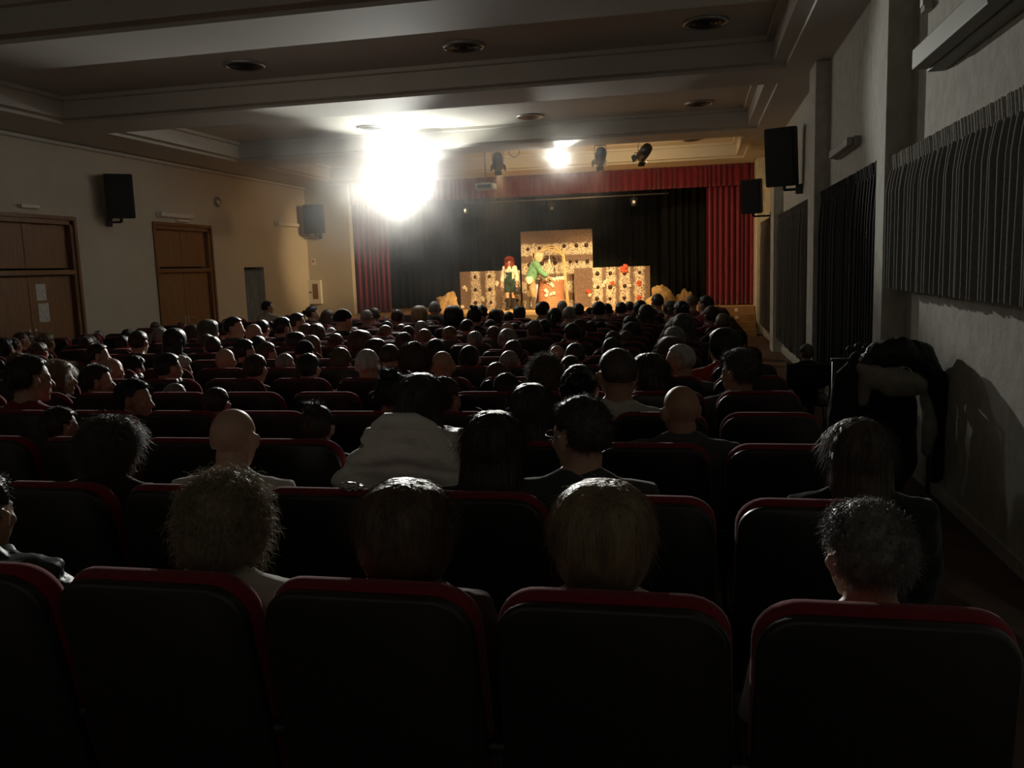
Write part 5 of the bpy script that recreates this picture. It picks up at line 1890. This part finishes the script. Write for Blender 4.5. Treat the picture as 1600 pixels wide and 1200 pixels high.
# keep only the front bib, the waist and the lower back of the dungarees
bm = bmesh.new()
bm.from_mesh(bib)
kill = [f for f in bm.faces if not ((f.calc_center_median().z < 1.02) or (f.calc_center_median().y > 0.02 and abs(f.calc_center_median().x) < 0.10 and f.calc_center_median().z < 1.24))]
bmesh.ops.delete(bm, geom=kill, context='FACES')
bm.to_mesh(bib)
bm.free()
shorts = trousers_mesh('shorts', P, 0.030, 0.60, 0.010)
strap = MB()
for s in (-1, 1):
    strap.tube([(s * 0.085, 0.138, 1.22), (s * 0.095, 0.105, 1.36), (s * 0.085, 0.03, 1.432), (s * 0.07, -0.06, 1.42), (s * 0.05, -0.125, 1.28), (s * 0.02, -0.128, 1.02)], 0.017, 8)
straps = strap.mesh('straps', M['cloth'], True)
boots = remesh(feet(MB(), P, 0.014, 0.80), 'boots', M['cloth'], 0.009, 2)
GREEN = (0.025, 0.055, 0.04)
girl = standing_person('young performer with red curly hair, cream blouse and dark green dungaree shorts', (-5.28, 24.55, ST), PI, 0.895, P,
                       [('blouse', blouse, (0.74, 0.70, 0.56)), ('dungaree_bib', bib, GREEN), ('dungaree_shorts', shorts, GREEN), ('dungaree_strap', straps, GREEN), ('boots', boots, (0.02, 0.016, 0.013))],
                       (0.60, 0.37, 0.26), 'curly', (0.42, 0.075, 0.03), 1.05)
# the long red locks are part of the same hair: falling to the shoulders
lk = MB()
R_ = random.Random(5)
for k in range(46):
    a = R_.uniform(PI * 0.62, PI * 2.38)
    c = V(0.118 * math.cos(a), 0.10 * math.sin(a) - 0.03, 0.0)
    pts = [c + V(0, 0, 0.06)]
    for q in range(1, 8):
        pts.append(c * (1 + 0.05 * q) + V(0.014 * math.sin(q * 1.7 + k), 0.014 * math.cos(q * 1.7 + k), 0.05 - 0.042 * q))
    lk.tube(pts, [0.018, 0.022, 0.024, 0.024, 0.023, 0.020, 0.015, 0.007], 7)
o = link('hair_locks', lk.mesh('locks', M['curl'], True), girl, P['head'], color=(0.42, 0.075, 0.03))
o.rotation_euler = (0, 0, P['yaw'])

t = thing('hand_bag', 'small dark bag held at the side of the red haired performer', 'bag', (-5.06, 24.46, ST + 0.44))
mb = MB().box((0, 0, 0.12), (0.20, 0.07, 0.20), bev=0.025, seg=3)
mb.build('bag_body', M['black'], t, True)
MB().tube([(-0.07, 0, 0.21), (-0.05, 0, 0.29), (0, 0, 0.315), (0.05, 0, 0.29), (0.07, 0, 0.21)], 0.008, 8).build('strap', M['black'], t, True)
MB().box((0, -0.038, 0.14), (0.04, 0.012, 0.03), bev=0.003).build('clasp', M['brass'], t)

# stooping performer at the well, facing the picture's right
P = standing('m', math.radians(20), -0.10, lean=0.42,
             elb=(V(-0.20, 0.30, 1.09), V(0.19, 0.34, 1.09)),
             wrs=(V(-0.10, 0.50, 0.95), V(0.12, 0.54, 0.96)), step=0.10)
smock = top_mesh('smock', P, 0.040, 0.78, 0.010, loose=0.035, flare=0.022, folds=0.010)
breeches = trousers_mesh('breeches', P, 0.034, 1.15, 0.010)
boots = remesh(feet(MB(), P, 0.014, 0.72), 'boots', M['cloth'], 0.009, 2)
ap = MB()
rr = []
for i in range(8):
    q = i / 7
    z = 0.98 - 0.22 * q
    wd = 0.10 + 0.05 * math.sin(PI * min(1, q * 1.2))
    if i == 7: wd = 0.04
    yy = -0.03 + 0.01 * q
    rr.append([V(-0.225 - 0.02 * math.sin(PI * q), yy - wd, z), V(-0.245 - 0.02 * math.sin(PI * q), yy, z), V(-0.225 - 0.02 * math.sin(PI * q), yy + wd, z), V(-0.20, yy, z)])
apron = ap.rings(rr).mesh('hip_cloth', M['cloth'], True)
ap2 = MB()
rr = []
for i in range(8):
    q = i / 7
    z = 0.98 - 0.22 * q
    wd = 0.09 + 0.05 * math.sin(PI * min(1, q * 1.2))
    if i == 7: wd = 0.04
    rr.append([V(0.235, -0.03 - wd, z), V(0.255, -0.03, z), V(0.235, -0.03 + wd, z), V(0.20, -0.03, z)])
crone = standing_person('stooping performer in green smock and beige breeches leaning toward the well', (-4.66, 24.55, ST), -PI / 2 + 0.12, 0.985, P,
                        [('smock', smock, (0.13, 0.30, 0.17)), ('breeches', breeches, (0.40, 0.30, 0.17)), ('boots', boots, (0.10, 0.075, 0.05)),
                         ('hip_cloth', apron, (0.85, 0.80, 0.55)), ('hip_cloth', ap2.rings(rr).mesh('hip_cloth', M['cloth'], True), (0.85, 0.80, 0.55))],
                        (0.58, 0.36, 0.25), 'bob', (0.88, 0.80, 0.55), 1.06)

# youth standing by the left wall
P = standing('m', math.radians(-35), 0)
shirt = top_mesh('shirt', P, 0.018, 1.0, 0.012, collar=0.015)
trs = trousers_mesh('trousers', P, 0.018, 1.95, 0.014)
boots = remesh(feet(MB(), P, 0.010), 'shoes', M['cloth'], 0.010, 2)
standing_person('standing youth in pale shirt beside the grey blue curtain', (-6.95, 13.05, fz(13.0)), -0.3, 0.86, P,
                [('shirt', shirt, (0.46, 0.43, 0.36)), ('trousers', trs, (0.03, 0.03, 0.04)), ('shoes', boots, (0.02, 0.02, 0.02))], SKINS[0], 'short', (0.03, 0.02, 0.015), face=False, voxel=0.010)

# child on a folding chair in the aisle
t = thing('folding_chair', 'plain dark folding chair standing in the aisle before the long curtains', 'chair', (1.06, 8.45, fz(8.4)))
MB().box((0, 0.20, 0.44), (0.40, 0.38, 0.03), bev=0.01).build('seat', M['black'], t)
MB().box((0, -0.02, 0.74), (0.40, 0.025, 0.22), rot=rx(0.12), bev=0.01).build('backrest', M['black'], t)
for s in (-1, 1):
    MB().tube([(s * 0.195, -0.03, 0.86), (s * 0.195, 0.02, 0.46), (s * 0.195, 0.40, 0.0)], 0.011, 8).build('leg', M['darkmetal'], t, True)
    MB().tube([(s * 0.175, 0.36, 0.44), (s * 0.175, -0.06, 0.0)], 0.011, 8).build('leg', M['darkmetal'], t, True)
person(1.06, 8.64, fz(8.4) + 0.455 - 0.44 * 0.66, 0.66, 'f', 28, 'frizz', (0.20, 0.18, 0.15), 'jacket', (0.012, 0.012, 0.013), 'small grey haired figure on a folding chair in the aisle before the long curtains', False)


# ---------------------------------------------------------------- coats heaped on a rail by the right wall
t = thing('coat_rail', 'low metal coat rail by the right wall buried under coats', 'coat rack', (1.36, 6.70, fz(6.7)))
for s in (-1, 1):
    MB().tube([(s * 0.34, 0, 0.04), (s * 0.34, 0, 1.06)], 0.014, 8).build('upright', M['darkmetal'], t, True)
    MB().tube([(s * 0.34, -0.24, 0.025), (s * 0.34, 0.24, 0.025)], 0.016, 8).build('foot', M['darkmetal'], t, True)
MB().tube([(-0.36, 0, 1.06), (0.36, 0, 1.06)], 0.014, 8).build('rail', M['darkmetal'], t, True)


def gx(x):
    return 1.785 - (1.70 - x) * 0.86


def garment(name, lab, pieces, col, m='cloth', amp=0.02, voxel=0.014, fq=9.0, cat='coat'):
    mb = MB()
    for kind, a in pieces:
        if kind == 't':
            mb.tube([V(gx(p[0]), p[1], p[2]) for p in a[0]], a[1], 14, round_ends=True, squash=a[2] if len(a) > 2 else 1.0)
        else:
            mb.ell(a[0], a[1], 20, 14)
    me = remesh(mb, name, M[m], voxel, 2)
    sd = V(len(lab), 0, 0)
    for v_ in me.vertices:
        p = v_.co
        d = amp * (noise.noise(V(p.x * fq, p.y * fq, p.z * fq * 0.45) + sd) + 0.5 * noise.noise(V(p.x * fq * 2.3, p.y * fq * 2.3, p.z * fq) + sd))
        if m == 'puffer':
            d += 0.014 * (abs(math.sin(p.x * 26 + p.z * 14)) ** 0.6)
        v_.co = p + v_.normal * d
    o = link(name, me, color=col)
    tag(o, lab, cat, 'coats heaped on the rail')
    return o


Y0 = 6.70
g0 = fz(6.3)
garment('puffer_coat', 'black padded coat bulging over the top of the coat rail',
        [('t', ([(1.06, Y0 - 0.06, 1.00), (1.16, Y0 - 0.05, 1.06), (1.34, Y0 - 0.05, 1.08), (1.50, Y0 - 0.03, 1.03), (1.60, Y0, 0.92)], [0.06, 0.09, 0.105, 0.10, 0.07]))], (0.016, 0.016, 0.017), 'puffer')
garment('wool_coat', 'pale greyish coat hanging on the rail below the black padded coat',
        [('t', ([(1.02, Y0 - 0.08, 0.97), (1.10, Y0 - 0.12, 0.90), (1.28, Y0 - 0.14, 0.86), (1.46, Y0 - 0.12, 0.84)], [0.04, 0.09, 0.11, 0.07])),
         ('t', ([(1.06, Y0 - 0.11, 0.86), (1.04, Y0 - 0.11, 0.72)], [0.06, 0.045]))], (0.30, 0.27, 0.23))
garment('jacket', 'dark jacket with hood slumped at the left end of the coat rail',
        [('t', ([(1.00, Y0 + 0.02, 1.02), (0.93, Y0, 0.88), (0.90, Y0 - 0.02, 0.60), (0.92, Y0 - 0.02, 0.30)], [0.05, 0.09, 0.12, 0.12])),
         ('t', ([(0.86, Y0 - 0.02, 0.82), (0.86, Y0 - 0.06, 0.55)], [0.05, 0.045]))], (0.02, 0.022, 0.022))
garment('long_coat', 'long black coat hanging down from the middle of the rail to the floor',
        [('t', ([(1.20, Y0 - 0.02, 0.95), (1.22, Y0 - 0.04, 0.60), (1.22, Y0 - 0.05, 0.14)], [0.10, 0.16, 0.17])), ('t', ([(1.38, Y0 - 0.02, 0.90), (1.36, Y0 - 0.08, 0.60), (1.36, Y0 - 0.05, 0.24)], [0.06, 0.10, 0.11]))], (0.012, 0.012, 0.013))
garment('raincoat', 'coat with pale lining hanging at the wall end of the rail',
        [('t', ([(1.54, Y0 - 0.04, 0.80), (1.57, Y0 - 0.06, 0.66), (1.58, Y0 - 0.07, 0.50), (1.56, Y0 - 0.06, 0.34)], [0.035, 0.055, 0.065, 0.04]))], (0.34, 0.33, 0.31))
garment('scarf', 'dark scarf draped at the wall end of the rail over the pale lining',
        [('t', ([(1.50, Y0 - 0.12, 0.97), (1.61, Y0 - 0.10, 0.90), (1.65, Y0 - 0.06, 0.74), (1.66, Y0 - 0.04, 0.45), (1.66, Y0 - 0.04, 0.15)], [0.05, 0.07, 0.06, 0.06, 0.05]))], (0.014, 0.014, 0.015), cat='scarf')
t = thing('coat_hanger', 'wire hangers sticking up from the left end of the coat rail', 'hanger', (1.20, Y0, 1.05 + g0))
for k, (dx, dz) in enumerate(((-0.06, 0.07), (0.0, 0.09), (0.06, 0.08))):
    MB().tube([(dx + 0.035 * math.cos(a), 0.01 * k, dz + 0.04 * math.sin(a)) for a in [-0.6 + q * 0.42 for q in range(10)]], 0.006, 6).build('hook', M['darkmetal'], t, True)

# bag with long straps on an empty aisle seat
y = ROWS[3]
t = thing('shoulder_bag', 'dark bag with long loose straps dropped over an aisle seat', 'bag', (0.62, y + 0.62, fz(y) + 0.45))
mb = MB().ell((0, 0, 0.12), (0.17, 0.12, 0.14), 20, 14)
for v_ in mb.bm.verts:
    v_.co += V(0, 0, 1) * 0.02 * noise.noise(v_.co * 9)
    v_.co.z = max(v_.co.z, 0.0)
mb.build('bag_body', M['black'], t, True)
for k in range(3):
    MB().tube([(-0.16, -0.02, 0.17 + 0.02 * k), (-0.05 + 0.03 * k, -0.06, 0.30 + 0.03 * k), (0.12, -0.05, 0.24 + 0.03 * k), (0.18, 0, 0.12)], 0.006, 6).build('strap', M['darkmetal'], t, True)
y = ROWS[1]
mb = MB()
bmesh.ops.create_icosphere(mb.bm, subdivisions=3, radius=1)
for v_ in mb.bm.verts:
    v_.co *= 1 + 0.45 * noise.noise(v_.co * 2.5)
    v_.co = V(v_.co.x * 0.045, v_.co.y * 0.022, v_.co.z * 0.016)
tag(mb.build('crumpled_foil', M['metal'], None, False, loc=(seat_x(-2) + 0.12, y + 0.055, fz(y + 0.2) + 1.012)), 'small crumpled shiny wrapper lying on top of an empty seat back', 'wrapper')

# ---------------------------------------------------------------- stage haze added around the lamps to carry their glare
def glow(name, lab, c, r, amount, soft, power, rough=0.0):
    """scattering ball added for lamp glare, thinning out smoothly from its middle"""
    m = bpy.data.materials.new(name)
    m.use_nodes = True
    N, L = m.node_tree.nodes, m.node_tree.links
    N.remove(N['Principled BSDF'])
    sc = N.new('ShaderNodeVolumeScatter')
    sc.inputs['Color'].default_value = (1, 0.98, 0.93, 1)
    sc.inputs['Anisotropy'].default_value = 0.4
    tc = N.new('ShaderNodeTexCoord')
    ln = N.new('ShaderNodeVectorMath'); ln.operation = 'LENGTH'
    L.new(tc.outputs['Object'], ln.inputs[0])
    q = N.new('ShaderNodeMath'); q.operation = 'POWER'; q.inputs[1].default_value = power
    L.new(ln.outputs['Value'], q.inputs[0])
    ad = N.new('ShaderNodeMath'); ad.operation = 'ADD'; ad.inputs[1].default_value = soft
    L.new(q.outputs[0], ad.inputs[0])
    dv = N.new('ShaderNodeMath'); dv.operation = 'DIVIDE'; dv.inputs[0].default_value = amount
    L.new(ad.outputs[0], dv.inputs[1])
    fl = N.new('ShaderNodeMapRange')
    fl.interpolation_type = 'SMOOTHSTEP'
    fl.inputs['From Min'].default_value = r
    fl.inputs['From Max'].default_value = r * 0.25
    L.new(ln.outputs['Value'], fl.inputs['Value'])
    mu = N.new('ShaderNodeMath'); mu.operation = 'MULTIPLY'
    L.new(dv.outputs[0], mu.inputs[0]); L.new(fl.outputs[0], mu.inputs[1])
    out = mu
    if rough:
        nz = N.new('ShaderNodeTexNoise')
        nz.inputs['Scale'].default_value = 1.3
        nz.inputs['Detail'].default_value = 2
        L.new(tc.outputs['Object'], nz.inputs['Vector'])
        mr = N.new('ShaderNodeMapRange')
        mr.inputs['From Min'].default_value = 0.35
        mr.inputs['From Max'].default_value = 0.65
        mr.inputs['To Min'].default_value = 1 - rough
        mr.inputs['To Max'].default_value = 1 + rough
        L.new(nz.outputs['Fac'], mr.inputs['Value'])
        out = N.new('ShaderNodeMath'); out.operation = 'MULTIPLY'
        L.new(mu.outputs[0], out.inputs[0]); L.new(mr.outputs[0], out.inputs[1])
    L.new(out.outputs[0], sc.inputs['Density'])
    L.new(sc.outputs[0], N['Material Output'].inputs['Volume'])
    mb = MB()
    bmesh.ops.create_icosphere(mb.bm, subdivisions=4, radius=r)
    o = mb.build(name, m, None, True, loc=c)
    return tag(o, lab, 'glow', None, 'stuff')


glow('added_glow', 'added ball of bright haze around the glaring flood lamp', LAMP_MAIN + V(0.05, -0.3, 0), 6.5, 0.40, 0.5, 2.0, 0.75)
glow('added_glow', 'small added ball of haze around the second lit lamp', LAMP_SECOND + V(0, -0.3, 0), 1.2, 0.045, 0.06, 2.0)
